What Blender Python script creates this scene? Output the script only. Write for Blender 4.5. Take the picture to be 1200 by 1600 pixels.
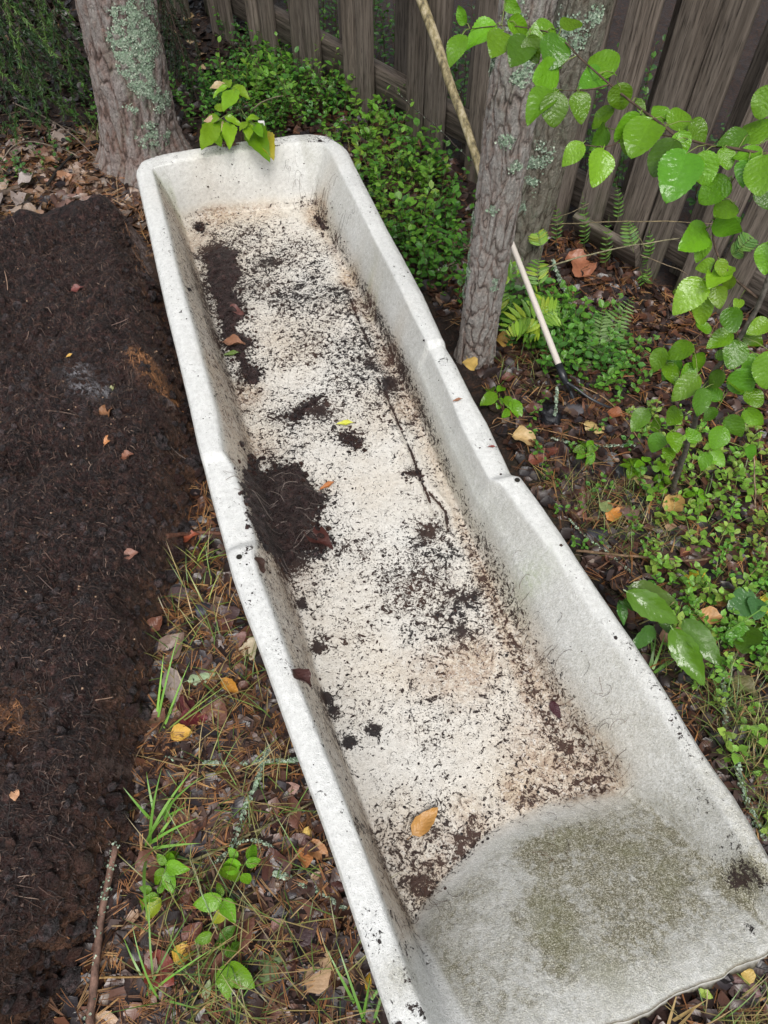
import bpy, math, random
import numpy as np
from mathutils import Vector, Matrix
from mathutils.bvhtree import BVHTree

for o in list(bpy.data.objects):
    bpy.data.objects.remove(o)
S = bpy.context.scene
COL = S.collection
rng = np.random.default_rng(11)
random.seed(11)

# ------------------------------------------------------------------ camera, sky, sun, exposure
CAM_H, FPX, PITCH = 1.45, 1109.0, math.radians(56)
cd = bpy.data.cameras.new('camera')
cam = bpy.data.objects.new('camera', cd)
COL.objects.link(cam)
cam.location = (0, 0, CAM_H)
cam.rotation_euler = (math.pi / 2 - PITCH, 0, 0)
cd.sensor_fit = 'VERTICAL'
cd.sensor_height = 36.0
cd.lens = FPX / 1600 * 36.0
cd.clip_end = 300
cd.clip_start = 0.02
S.camera = cam

W = bpy.data.worlds.new('World')
S.world = W
W.use_nodes = True
wn = W.node_tree
sky = wn.nodes.new('ShaderNodeTexSky')
sky.sky_type = 'NISHITA'
sky.sun_disc = False
sky.sun_elevation = math.radians(58)
sky.sun_rotation = math.radians(200)
sky.altitude = 100
sky.air_density = 1.0
sky.dust_density = 4.0
sky.ozone_density = 1.0
hs = wn.nodes.new('ShaderNodeHueSaturation')
hs.inputs['Saturation'].default_value = 0.3
bg = wn.nodes['Background']
wn.links.new(sky.outputs[0], hs.inputs['Color'])
wn.links.new(hs.outputs[0], bg.inputs['Color'])
bg.inputs['Strength'].default_value = 0.11
sl = bpy.data.lights.new('sun', 'SUN')
sl.energy = 1.5
sl.angle = math.radians(22)
sl.color = (1.0, 0.96, 0.91)
so = bpy.data.objects.new('sun', sl)
COL.objects.link(so)
so.location = (0, 0, 8)
so.rotation_euler = (math.radians(32), 0, math.radians(200 - 180))
vs = S.view_settings
vs.view_transform = 'Standard'
vs.look = 'None'
vs.gamma = 1
vs.exposure = 0.68
vs.use_curve_mapping = False


def ray(u, v):
    X = (u - 600) / FPX
    Y = (800 - v) / FPX
    return np.array((X, math.cos(PITCH) + Y * math.sin(PITCH), -math.sin(PITCH) + Y * math.cos(PITCH)))


CAMP = np.array((0, 0, CAM_H))


def at(u, v, z=0.0):
    """point of the photograph on the level z"""
    r = ray(u, v)
    return CAMP + r * ((CAM_H - z) / -r[2])


def atd(u, v, d):
    """point of the photograph at depth d"""
    return CAMP + ray(u, v) * d


# ------------------------------------------------------------------ helpers
def _hash(ix, iy, iz):
    h = (ix.astype(np.int64) * 374761393 + iy.astype(np.int64) * 668265263 + iz.astype(np.int64) * 2147483647) & 0xFFFFFFFF
    h = ((h ^ (h >> 13)) * 1274126177) & 0xFFFFFFFF
    h = h ^ (h >> 16)
    return (h & 0xFFFFFF) / float(0xFFFFFF)


def vnoise(p):
    p = np.asarray(p, float)
    i = np.floor(p)
    f = p - i
    f = f * f * (3 - 2 * f)
    i = i.astype(np.int64)
    x, y, z = i[..., 0], i[..., 1], i[..., 2]
    fx, fy, fz = f[..., 0], f[..., 1], f[..., 2]
    r = 0
    for dx in (0, 1):
        for dy in (0, 1):
            for dz in (0, 1):
                r = r + _hash(x + dx, y + dy, z + dz) * (fx if dx else 1 - fx) * (fy if dy else 1 - fy) * (fz if dz else 1 - fz)
    return r * 2 - 1


def fbm(p, octv=4, gain=.5):
    p = np.asarray(p, float)
    a, r = 1.0, 0
    for k in range(octv):
        r = r + a * vnoise(p + 17.3 * k)
        p = p * 2.03
        a *= gain
    return r


def n2(x, y, sc, octv=4, off=0.0):
    x = np.asarray(x, float)
    return fbm(np.stack([x * sc + off, np.asarray(y, float) * sc - off, np.full_like(x, off * .37)], -1), octv)


def sst(a, b, x):
    t = np.clip((x - a) / (b - a), 0, 1)
    return t * t * (3 - 2 * t)


class MB:
    def __init__(s):
        s.V, s.F, s.C, s.U, s.n = [], [], [], [], 0

    def add(s, v, f, c=(.5, .5, .5), uv=None):
        v = np.asarray(v, float).reshape(-1, 3)
        m = len(v)
        s.V.append(v)
        c = np.asarray(c, float)
        s.C.append(np.broadcast_to(c, (m, 3)) if c.ndim == 1 else c)
        s.U.append(np.zeros((m, 2)) if uv is None else np.asarray(uv, float))
        if isinstance(f, np.ndarray):
            s.F.append(f.astype(np.int64) + s.n)
        else:
            for k in (3, 4):
                q = [x for x in f if len(x) == k]
                if q:
                    s.F.append(np.asarray(q, np.int64) + s.n)
        s.n += m
        return s

    def inst(s, tv, tf, P, R, Sc, C, tuv=None):
        """many copies of a template: P (n,3), R (n,3,3), Sc (n,) or (n,3), C (n,3)"""
        tv = np.asarray(tv, float)
        n, k = len(P), len(tv)
        Sc = np.asarray(Sc, float)
        if Sc.ndim == 1:
            Sc = np.repeat(Sc[:, None], 3, 1)
        v = tv[None] * Sc[:, None, :]
        v = np.einsum('nij,nkj->nki', R, v) + P[:, None, :]
        tf = np.asarray(tf, np.int64)
        f = (tf[None] + (np.arange(n) * k)[:, None, None]).reshape(-1, tf.shape[1])
        c = np.repeat(np.asarray(C, float), k, 0)
        uv = None if tuv is None else np.tile(np.asarray(tuv, float), (n, 1))
        return s.add(v.reshape(-1, 3), f, c, uv)

    def box(s, lo, hi, c=(.5, .5, .5), M=None):
        x0, y0, z0 = lo
        x1, y1, z1 = hi
        v = np.array([(x0, y0, z0), (x1, y0, z0), (x1, y1, z0), (x0, y1, z0), (x0, y0, z1), (x1, y0, z1), (x1, y1, z1), (x0, y1, z1)], float)
        if M is not None:
            v = v @ np.asarray(M)[:3, :3].T + np.asarray(M)[:3, 3]
        return s.add(v, [(0, 3, 2, 1), (4, 5, 6, 7), (0, 1, 5, 4), (1, 2, 6, 5), (2, 3, 7, 6), (3, 0, 4, 7)], c)

    def tube(s, pts, rad, sides=6, c=(.5, .5, .5), cap=True):
        pts = np.asarray(pts, float)
        n = len(pts)
        rad = np.broadcast_to(np.asarray(rad, float), (n,))
        t = np.gradient(pts, axis=0)
        t /= np.linalg.norm(t, axis=1)[:, None] + 1e-9
        up = np.array((0, 0, 1.0)) if abs(t[0, 2]) < .9 else np.array((1.0, 0, 0))
        a = np.arange(sides) / sides * 2 * math.pi
        vs_ = []
        for i in range(n):
            x = np.cross(up, t[i])
            x /= np.linalg.norm(x) + 1e-9
            y = np.cross(t[i], x)
            vs_.append(pts[i] + rad[i] * (np.cos(a)[:, None] * x + np.sin(a)[:, None] * y))
            up = y
        v = np.concatenate(vs_)
        f = []
        for i in range(n - 1):
            for j in range(sides):
                k = (j + 1) % sides
                f.append((i * sides + j, i * sides + k, (i + 1) * sides + k, (i + 1) * sides + j))
        if cap:
            v = np.vstack([v, pts[0], pts[-1]])
            m = n * sides
            for j in range(sides):
                k = (j + 1) % sides
                f.append((m, k, j))
                f.append((m + 1, (n - 1) * sides + j, (n - 1) * sides + k))
        c = np.asarray(c, float)
        if c.ndim == 2:
            c = np.repeat(c, sides, 0)
            if cap:
                c = np.vstack([c, c[0], c[-1]])
        return s.add(v, f, c)

    def grid(s, P, c=(.5, .5, .5), keep=None, uv=None):
        """P (r,k,3)"""
        r, k = P.shape[:2]
        idx = np.arange(r * k).reshape(r, k)
        f = np.stack([idx[:-1, :-1], idx[:-1, 1:], idx[1:, 1:], idx[1:, :-1]], -1).reshape(-1, 4)
        if keep is not None:
            kk = keep
            kf = (kk[:-1, :-1] & kk[:-1, 1:] & kk[1:, 1:] & kk[1:, :-1]).reshape(-1)
            f = f[kf]
        c = np.asarray(c, float)
        return s.add(P.reshape(-1, 3), f, c.reshape(-1, 3) if c.ndim > 1 else c, uv)

    def mesh(s, name, origin=(0, 0, 0), smooth=True, extra=None):
        V = np.concatenate(s.V) - np.asarray(origin, float)
        C = np.concatenate(s.C)
        U = np.concatenate(s.U)
        me = bpy.data.meshes.new(name)
        me.vertices.add(len(V))
        me.vertices.foreach_set('co', V.astype(np.float32).ravel())
        tot = sum(f.size for f in s.F)
        npoly = sum(len(f) for f in s.F)
        me.loops.add(tot)
        me.polygons.add(npoly)
        me.loops.foreach_set('vertex_index', np.concatenate([f.ravel() for f in s.F]).astype(np.int32))
        st = np.concatenate([np.full(len(f), f.shape[1], np.int32) for f in s.F])
        st = np.concatenate([[0], np.cumsum(st)[:-1]]).astype(np.int32)
        me.polygons.foreach_set('loop_start', st)
        if smooth:
            me.polygons.foreach_set('use_smooth', np.ones(npoly, bool))
        me.update(calc_edges=True)
        ca = me.color_attributes.new('Col', 'FLOAT_COLOR', 'POINT')
        ca.data.foreach_set('color', np.hstack([C, np.ones((len(C), 1))]).astype(np.float32).ravel())
        la = me.attributes.new('luv', 'FLOAT_VECTOR', 'POINT')
        la.data.foreach_set('vector', np.hstack([U, np.zeros((len(U), 1))]).astype(np.float32).ravel())
        for nm, A in (extra or {}).items():
            ea = me.color_attributes.new(nm, 'FLOAT_COLOR', 'POINT')
            ea.data.foreach_set('color', np.hstack([A, np.ones((len(A), 1))]).astype(np.float32).ravel())
        return me

    def build(s, name, mat, parent=None, origin=None, smooth=True, extra=None):
        if origin is None:
            origin = parent.location if parent is not None else (0, 0, 0)
            if parent is not None and parent.parent is not None:
                origin = parent.location + parent.parent.location
        me = s.mesh(name, tuple(origin), smooth, extra)
        me.materials.append(mat)
        o = bpy.data.objects.new(name, me)
        COL.objects.link(o)
        if parent is None:
            o.location = tuple(origin)
        else:
            o.parent = parent
        return o


def tag(o, label=None, cat=None, group=None, kind=None):
    if label:
        o['label'] = label
    if cat:
        o['category'] = cat
    if group:
        o['group'] = group
    if kind:
        o['kind'] = kind
    return o


def thing(name, loc, label, cat, group=None):
    o = bpy.data.objects.new(name, None)
    o.empty_display_size = .05
    COL.objects.link(o)
    o.location = tuple(float(q) for q in loc)
    return tag(o, label, cat, group)


def dup(root, loc=None, rotz=0.0, scale=1.0, label=None, group=None):
    r = root.copy()
    COL.objects.link(r)
    if loc is not None:
        r.location = tuple(float(q) for q in loc)
    r.rotation_euler = (0, 0, rotz)
    r.scale = (scale,) * 3
    for ch in root.children:
        c = ch.copy()
        COL.objects.link(c)
        c.parent = r
        for g in ch.children:
            d = g.copy()
            COL.objects.link(d)
            d.parent = c
    if label:
        r['label'] = label
    if group:
        r['group'] = group
    return r


def child(name, me, parent, M, color=None):
    """an object sharing mesh data, placed by a world matrix under an unrotated parent"""
    o = bpy.data.objects.new(name, me)
    COL.objects.link(o)
    M = Matrix(M)
    if parent is not None:
        o.parent = parent
        M = Matrix.Translation(-parent.location) @ M
    o.matrix_basis = M
    if color is not None:
        o.color = (*color, 1)
    return o


def rots(yaw, pitch=None, roll=None):
    yaw = np.asarray(yaw, float)
    z = np.zeros_like(yaw)
    pitch = z if pitch is None else np.asarray(pitch, float)
    roll = z if roll is None else np.asarray(roll, float)
    cy, sy, cp, sp, cr, sr = np.cos(yaw), np.sin(yaw), np.cos(pitch), np.sin(pitch), np.cos(roll), np.sin(roll)
    o = np.ones_like(yaw)
    Rz = np.stack([np.stack([cy, -sy, z], -1), np.stack([sy, cy, z], -1), np.stack([z, z, o], -1)], -2)
    Rx = np.stack([np.stack([o, z, z], -1), np.stack([z, cp, -sp], -1), np.stack([z, sp, cp], -1)], -2)
    Ry = np.stack([np.stack([cr, z, sr], -1), np.stack([z, o, z], -1), np.stack([-sr, z, cr], -1)], -2)
    return Rz @ Rx @ Ry


def mixc(a, b, t):
    return np.asarray(a, float)[None] * (1 - t[:, None]) + np.asarray(b, float)[None] * t[:, None]


# ------------------------------------------------------------------ materials
class NT:
    def __init__(s, name):
        s.m = bpy.data.materials.new(name)
        s.m.use_nodes = True
        s.t = s.m.node_tree
        s.b = s.t.nodes['Principled BSDF']
        s.out = s.t.nodes['Material Output']

    def n(s, typ, **kw):
        nd = s.t.nodes.new('ShaderNode' + typ)
        for k, v in kw.items():
            setattr(nd, k, v)
        return nd

    def l(s, a, b):
        if hasattr(a, 'outputs'):
            a = a.outputs[0]
        s.t.links.new(a, b)

    def attr(s, name):
        return s.n('Attribute', attribute_name=name).outputs['Color']

    def coord(s, scale=(1, 1, 1), which='Object'):
        tc = s.n('TexCoord')
        mp = s.n('Mapping')
        mp.inputs['Scale'].default_value = scale
        s.l(tc.outputs[which], mp.inputs[0])
        return mp.outputs[0]

    def noise(s, vec, scale, detail=4, rough=.55, dist=0.0):
        nd = s.n('TexNoise')
        nd.inputs['Scale'].default_value = scale
        nd.inputs['Detail'].default_value = detail
        nd.inputs['Roughness'].default_value = rough
        nd.inputs['Distortion'].default_value = dist
        if vec is not None:
            s.l(vec, nd.inputs['Vector'])
        return nd.outputs['Fac']

    def ramp(s, fac, stops, interp='LINEAR'):
        r = s.n('ValToRGB')
        r.color_ramp.interpolation = interp
        e = r.color_ramp.elements
        while len(e) < len(stops):
            e.new(.5)
        for i, (p, c) in enumerate(stops):
            e[i].position = p
            e[i].color = (*c, 1) if not np.isscalar(c) else (c, c, c, 1)
        s.l(fac, r.inputs[0])
        return r.outputs[0]

    def mix(s, a, b, f, mode='MIX'):
        m = s.n('MixRGB', blend_type=mode)
        for i, q in ((1, a), (2, b), (0, f)):
            if isinstance(q, (int, float)):
                m.inputs[i].default_value = q if i == 0 else (q, q, q, 1)
            elif isinstance(q, tuple):
                m.inputs[i].default_value = (*q, 1)
            else:
                s.l(q, m.inputs[i])
        return m.outputs[0]

    def math(s, op, a, b=0.0, c=None, clamp=False):
        m = s.n('Math', operation=op)
        m.use_clamp = clamp
        for i, q in enumerate((a, b) if c is None else (a, b, c)):
            if isinstance(q, (int, float)):
                m.inputs[i].default_value = q
            else:
                s.l(q, m.inputs[i])
        return m.outputs[0]

    def sep(s, c):
        x = s.n('SeparateColor')
        s.l(c, x.inputs[0])
        return x.outputs

    def bump(s, h, strength=.3, dist=.004):
        b = s.n('Bump')
        b.inputs['Strength'].default_value = strength
        b.inputs['Distance'].default_value = dist
        s.l(h, b.inputs['Height'])
        s.l(b.outputs[0], s.b.inputs['Normal'])

    def set(s, col=None, rough=.6, spec=.5):
        if col is not None:
            if isinstance(col, tuple):
                s.b.inputs['Base Color'].default_value = (*col, 1)
            else:
                s.l(col, s.b.inputs['Base Color'])
        if isinstance(rough, (int, float)):
            s.b.inputs['Roughness'].default_value = rough
        else:
            s.l(rough, s.b.inputs['Roughness'])
        s.b.inputs['Specular IOR Level'].default_value = spec
        return s.m


def translucent(t, col, amount):
    tr = t.n('BsdfTranslucent')
    t.l(col, tr.inputs[0])
    mx = t.n('MixShader')
    mx.inputs[0].default_value = amount
    t.l(t.b.outputs[0], mx.inputs[1])
    t.l(tr.outputs[0], mx.inputs[2])
    t.l(mx.outputs[0], t.out.inputs[0])


def m_leaf(name, source, trans=.3, rough=.32, spots=True, veins=1.0):
    """leaf with midrib and side veins; colour from the object or from vertices"""
    t = NT(name)
    oi = t.n('ObjectInfo')
    base = oi.outputs['Color'] if source == 'object' else t.attr('Col')
    uv = t.attr('luv')
    u, v, _ = t.sep(uv)
    au = t.math('ABSOLUTE', u)
    side = t.math('FRACT', t.math('MULTIPLY', t.math('SUBTRACT', v, t.math('MULTIPLY', au, .28)), 7.0))
    vein = t.math('LESS_THAN', side, .12)
    quilt = t.math('SINE', t.math('MULTIPLY', side, 3.14159))
    mid = t.math('LESS_THAN', au, .07)
    vn = t.math('MAXIMUM', t.math('MULTIPLY', vein, .55), mid)
    co = t.coord()
    tc = t.n('TexCoord')
    ns = t.noise(co, 6, 3)
    c = t.mix(base, t.mix(base, 1.55, 1.0, 'MULTIPLY'), ns)
    if source == 'object':
        hsv = t.n('HueSaturation')
        t.l(c, hsv.inputs['Color'])
        t.l(t.math('MULTIPLY_ADD', oi.outputs['Random'], .02, .482), hsv.inputs['Hue'])
        t.l(t.math('MULTIPLY_ADD', oi.outputs['Random'], .5, .62), hsv.inputs['Value'])
        c = hsv.outputs[0]
    c = t.mix(c, t.mix(c, 1.5, 1.0, 'MULTIPLY'), t.math('MULTIPLY', vn, .22 * veins))
    if spots:
        sp = t.noise(co, 3.2, 3, .6)
        c = t.mix(c, (.16, .06, .015), t.math('MULTIPLY', t.math('GREATER_THAN', sp, .69), .75))
    t.set(c, rough, .5)
    bn = t.noise(co, 9, 3)
    t.bump(t.math('ADD', t.math('MULTIPLY', quilt, .45 * veins), t.math('ADD', t.math('MULTIPLY', mid, -.6 * veins), t.math('MULTIPLY', bn, 1.6))), .8, .0011 if veins >= .5 else .0022)
    if trans:
        translucent(t, t.mix(c, (1.0, 1.15, .5), 1.0, 'MULTIPLY'), trans)
    return t.m


M_LEAF = m_leaf('fresh_leaf', 'object', .36, .17, True, .55)
M_DEAD = m_leaf('fallen_leaf', 'object', .08, .38, True, .7)
M_SMALL = m_leaf('small_leaf', 'vertex', .25, .2, False)
M_DEADBITS = m_leaf('leaf_litter', 'vertex', 0, .33, False, .15)


def m_vcol(name, rough=.7, spec=.4, nscale=0, namp=.5, bump=0):
    t = NT(name)
    c = t.attr('Col')
    if nscale:
        n = t.noise(t.coord(), nscale, 5, .6)
        c = t.mix(c, t.ramp(n, [(.3, 1 - namp), (.7, 1 + namp)]), 1.0, 'MULTIPLY')
        if bump:
            t.bump(n, bump, .004)
    return t.set(c, rough, spec)


M_VC = m_vcol('plain_fibre', .65)
M_TWIG = m_vcol('twig_bark', .75, .3, 90, .6, .5)
M_GRASS = m_vcol('grass_blade', .4, .5)
M_LICH = m_vcol('lichen', .9, .2, 140, .4, .6)
M_NEEDLE = m_vcol('spruce_needle', .45, .4)


def m_ground():
    t = NT('forest_soil')
    co = t.coord()
    a = t.noise(co, 9, 6, .65)
    b = t.noise(co, 70, 5, .7)
    c = t.ramp(b, [(.3, (.006, .0045, .004)), (.5, (.022, .013, .010)), (.62, (.05, .026, .017)), (.78, (.10, .06, .038))])
    g = t.attr('Col')
    moss = t.sep(g)[1]
    c = t.mix(c, t.ramp(b, [(.3, (.008, .013, .003)), (.7, (.045, .06, .012))]), t.math('MULTIPLY', moss, t.ramp(a, [(.4, 0.0), (.6, 1.0)])))
    dry = t.sep(g)[0]
    c = t.mix(c, t.ramp(b, [(.3, (.03, .017, .011)), (.7, (.14, .085, .058))]), t.math('MULTIPLY', dry, .7))
    t.set(c, t.ramp(b, [(.35, .45), (.65, .85)]), .4)
    t.bump(b, .9, .012)
    return t.m


def m_peat():
    t = NT('wet_peat')
    co = t.coord()
    a = t.noise(co, 60, 6, .7)
    st = t.noise(t.coord((1, 1, 1)), 180, 4, .7, 1.5)
    c = t.ramp(a, [(.3, (.004, .003, .0032)), (.5, (.022, .0118, .0115)), (.60, (.072, .035, .030)), (.72, (.19, .105, .088))])
    m = t.sep(t.attr('Col'))
    c = t.mix(c, t.ramp(st, [(.36, (.10, .042, .02)), (.58, (.50, .24, .11))]), t.math('MULTIPLY', m[0], t.ramp(a, [(.3, .2), (.55, 1.0)])))
    c = t.mix(c, t.ramp(st, [(.36, (.06, .052, .06)), (.54, (.62, .63, .68))]), t.math('MULTIPLY', m[2], t.ramp(a, [(.35, 0.0), (.6, 1.0)])))
    c = t.mix(c, (.05, .022, .018), t.math('MULTIPLY', m[1], .8))
    t.set(c, t.ramp(st, [(.42, .18), (.6, .7)]), .6)
    t.bump(t.math('ADD', a, t.math('MULTIPLY', st, .6)), 1.0, .02)
    return t.m


def m_trough():
    t = NT('weathered_white_gelcoat')
    co = t.coord()
    A = t.sep(t.attr('mA'))
    B = t.sep(t.attr('mB'))
    dirt, stain, moss = A[0], A[1], A[2]
    green, edge, rim = B[0], B[1], B[2]
    n1 = t.noise(co, 7, 5, .6)
    n2_ = t.noise(co, 90, 5, .65)
    n3 = t.noise(co, 420, 3, .6)
    nf = t.noise(co, 88, 5, .68, .5)
    nff = t.noise(co, 240, 4, .62, .5)
    nfb = t.noise(co, 46, 6, .72, 1.3)
    st_ = t.noise(t.coord((1, 1, .3)), 340, 5, .75, .3)
    c = t.ramp(n2_, [(.3, (.57, .58, .565)), (.6, (.71, .72, .705))])
    c = t.mix(c, (.40, .41, .38), t.math('MULTIPLY', t.ramp(n3, [(.55, 0.0), (.66, 1.0)]), .5))
    c = t.mix(c, (.33, .33, .29), t.math('MULTIPLY', t.math('MULTIPLY', rim, t.ramp(st_, [(.46, 0.0), (.62, 1.0)])), .75))
    # beige staining
    sm = t.math('MULTIPLY', stain, t.ramp(n1, [(.25, .35), (.65, 1.0)]))
    c = t.mix(c, t.ramp(n2_, [(.35, (.48, .39, .28)), (.65, (.64, .56, .44))]), sm)
    c = t.mix(c, t.ramp(n2_, [(.35, (.22, .13, .085)), (.65, (.45, .33, .24))]), t.math('MULTIPLY', t.ramp(stain, [(.62, 0.0), (1.0, .9)]), t.ramp(nfb, [(.40, .05), (.60, .95)])))
    pw = t.noise(co, 130, 4, .7, .8)
    c = t.mix(c, (.70, .68, .64), t.math('MULTIPLY', stain, t.ramp(pw, [(.55, 0.0), (.61, .55)])))
    # algae tint
    c = t.mix(c, (.36, .42, .26), t.math('MULTIPLY', green, t.ramp(nf, [(.4, .2), (.65, .8)])))
    # grey green mottling of the ramp
    nvf = t.noise(co, 520, 3, .7)
    grit = t.math('ADD', t.math('MULTIPLY', nvf, .65), t.math('MULTIPLY', nff, .35))
    ms = t.math('MULTIPLY', moss, t.ramp(t.math('ADD', t.math('MULTIPLY', nf, .5), t.math('MULTIPLY', n1, .5)), [(.40, .50), (.56, 1.35)]))
    gc = t.ramp(grit, [(.38, (.062, .056, .032)), (.50, (.205, .19, .125)), (.61, (.60, .585, .50))])
    c = t.mix(c, gc, t.math('MULTIPLY', ms, .95, clamp=True))
    c = t.mix(c, (.17, .18, .06), t.math('MULTIPLY', t.math('MULTIPLY', moss, t.ramp(n1, [(.54, 0.0), (.68, 1.0)])), .4))
    c = t.mix(c, (.03, .032, .022), t.math('MULTIPLY', t.math('MULTIPLY', moss, t.ramp(t.math('ADD', t.math('MULTIPLY', nfb, .6), t.math('MULTIPLY', nff, .4)), [(.575, 0.0), (.61, 1.0)])), .75))
    # dark soil flecks, denser where the soil lay
    thr = t.math('MULTIPLY_ADD', dirt, -.36, .765)
    f1 = t.ramp(t.math('SUBTRACT', nf, thr), [(0.0, 0.0), (.018, 1.0)])
    thr2 = t.math('MULTIPLY_ADD', dirt, -.33, .757)
    f2 = t.ramp(t.math('SUBTRACT', nff, thr2), [(0.0, 0.0), (.025, 1.0)])
    f0 = t.ramp(t.math('SUBTRACT', nfb, t.math('MULTIPLY_ADD', dirt, -.30, .735)), [(0.0, 0.0), (.015, 1.0)])
    fl = t.math('MAXIMUM', t.math('MAXIMUM', f1, f0), t.math('MULTIPLY', f2, .9))
    dc = t.mix((.012, .008, .008), (.05, .024, .016), t.math('MAXIMUM', t.ramp(n1, [(.45, 0.0), (.7, 1.0)]), t.ramp(stain, [(.6, 0.0), (1.0, 1.0)])))
    c = t.mix(c, dc, fl)
    # broken edge laminate
    c = t.mix(c, t.ramp(n2_, [(.3, (.045, .036, .018)), (.7, (.17, .14, .08))]), edge)
    t.set(c, t.ramp(n2_, [(.3, .38), (.7, .6)]), .45)
    h = t.math('ADD', t.math('MULTIPLY', fl, 1.0), t.math('ADD', t.math('MULTIPLY', n2_, .8), t.math('MULTIPLY', nvf, .5)))
    t.bump(t.math('ADD', h, t.math('MULTIPLY', n3, .5)), .75, .004)
    return t.m


def m_bark(name, pal, ):
    t = NT(name)
    co = t.coord((1, 1, .55))
    n = t.noise(co, 85, 7, .72, .3)
    f = t.noise(co, 260, 5, .75)
    A = t.sep(t.attr('Col'))
    cav, red, lich = A[0], A[1], A[2]
    n = t.math('ADD', t.math('MULTIPLY', n, .6), t.math('MULTIPLY', f, .4))
    c = t.ramp(n, [(.3, pal[0]), (.5, pal[1]), (.72, pal[2])])
    c = t.mix(c, pal[3], t.math('MULTIPLY', red, t.ramp(f, [(.35, .3), (.65, 1.0)])))
    c = t.mix(c, t.ramp(f, [(.35, (.008, .006, .005)), (.65, (.045, .025, .017))]), cav)
    c = t.mix(c, t.ramp(f, [(.4, (.16, .20, .13)), (.62, (.34, .39, .29))]), t.math('MULTIPLY', lich, t.ramp(n, [(.46, 0.0), (.56, 1.0)])))
    t.set(c, .85, .25)
    t.bump(t.math('ADD', n, t.math('MULTIPLY', f, .6)), 1.0, .012)
    return t.m


def m_wood(name, a, b, dark):
    """weathered board: grain runs along local z"""
    t = NT(name)
    oi = t.n('ObjectInfo')
    tc = t.n('TexCoord')
    mp = t.n('Mapping')
    mp.inputs['Scale'].default_value = (1, 1, .06)
    off = t.n('CombineXYZ')
    t.l(t.math('MULTIPLY', oi.outputs['Random'], 37.0), off.inputs[0])
    t.l(t.math('MULTIPLY', oi.outputs['Random'], 11.0), off.inputs[2])
    t.l(tc.outputs['Object'], mp.inputs[0])
    t.l(off.outputs[0], mp.inputs['Location'])
    g = t.noise(mp.outputs[0], 75, 6, .7, .6)
    g2 = t.noise(mp.outputs[0], 260, 3, .6)
    mp2 = t.n('Mapping')
    mp2.inputs['Scale'].default_value = (1, 1, .3)
    t.l(tc.outputs['Object'], mp2.inputs[0])
    t.l(off.outputs[0], mp2.inputs['Location'])
    big = t.noise(mp2.outputs[0], 9, 4, .6)
    wv = t.n('TexWave', wave_type='RINGS', rings_direction='Z')
    wv.inputs['Scale'].default_value = 5
    wv.inputs['Distortion'].default_value = 14
    wv.inputs['Detail'].default_value = 2
    wv.inputs['Detail Scale'].default_value = .7
    mp3 = t.n('Mapping')
    mp3.inputs['Scale'].default_value = (2.6, 2.6, .10)
    t.l(tc.outputs['Object'], mp3.inputs[0])
    t.l(off.outputs[0], mp3.inputs['Location'])
    t.l(mp3.outputs[0], wv.inputs['Vector'])
    c = t.mix(a, b, t.ramp(g, [(.3, 0.0), (.7, 1.0)]))
    c = t.mix(c, dark, t.math('MULTIPLY', t.ramp(g2, [(.53, 0.0), (.66, 1.0)]), .75))
    c = t.mix(c, dark, t.math('MULTIPLY', t.ramp(wv.outputs['Fac'], [(.08, 1.0), (.34, 0.0)]), t.math('MULTIPLY', big, .55)))
    c = t.mix(c, (1.25, 1.2, 1.15), t.ramp(big, [(.35, 0.0), (.75, .8)]), 'MULTIPLY')
    hsv = t.n('HueSaturation')
    t.l(c, hsv.inputs['Color'])
    t.l(t.math('MULTIPLY_ADD', oi.outputs['Random'], .55, .72), hsv.inputs['Value'])
    gr = t.noise(mp2.outputs[0], 22, 4)
    z = t.n('SeparateXYZ')
    t.l(tc.outputs['Object'], z.inputs[0])
    alg = t.math('MULTIPLY', t.ramp(z.outputs[2], [(.0, .8), (.22, 0.0)]), t.ramp(gr, [(.48, 0.0), (.62, 1.0)]))
    c = t.mix(hsv.outputs[0], (.045, .055, .02), alg)
    t.set(c, .75, .3)
    t.bump(t.math('ADD', g, t.math('ADD', g2, t.math('MULTIPLY', wv.outputs['Fac'], .5))), .6, .004)
    return t.m


M_GROUND = m_ground()
M_PEAT = m_peat()
M_TROUGH = m_trough()
M_BARK_PINE = m_bark('pine_bark', [(.14, .115, .10), (.36, .32, .30), (.60, .56, .54), (.26, .13, .09)])
M_BARK_GREY = m_bark('grey_bark', [(.10, .09, .065), (.29, .27, .22), (.48, .46, .39), (.17, .13, .085)])
M_BARK_SLIM = m_bark('slim_pine_bark', [(.21, .185, .165), (.49, .46, .43), (.76, .73, .70), (.34, .21, .16)])
M_WOOD = m_wood('weathered_board', (.075, .060, .048), (.205, .175, .148), (.013, .0095, .007))
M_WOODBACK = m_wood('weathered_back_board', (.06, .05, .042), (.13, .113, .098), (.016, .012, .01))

# ------------------------------------------------------------------ trough geometry (needed by the ground below it)
ZR, ZF, ZLIP = .23, .05, .205
AX = np.array((.29, -.957))
AX /= np.linalg.norm(AX)
CX = np.array((-AX[1], AX[0]))


def sl_of(p):
    p = np.asarray(p)
    return p[..., :2] @ AX, p[..., :2] @ CX


def trace(pts, z):
    P = np.array([at(u, v, z)[:2] for u, v in pts])
    return P @ AX, P @ CX


def line_l(pts, z):
    s, l = trace(pts, z)
    i = np.argsort(s)
    s, l = s[i], l[i]
    # extrapolate straight at both ends
    k0 = (l[min(3, len(l) - 1)] - l[0]) / (s[min(3, len(s) - 1)] - s[0])
    k1 = (l[-1] - l[-4]) / (s[-1] - s[-4])
    s = np.concatenate([[s[0] - 1], s, [s[-1] + 1]])
    l = np.concatenate([[l[0] - k0], l, [l[-1] + k1]])
    return s, l


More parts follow.
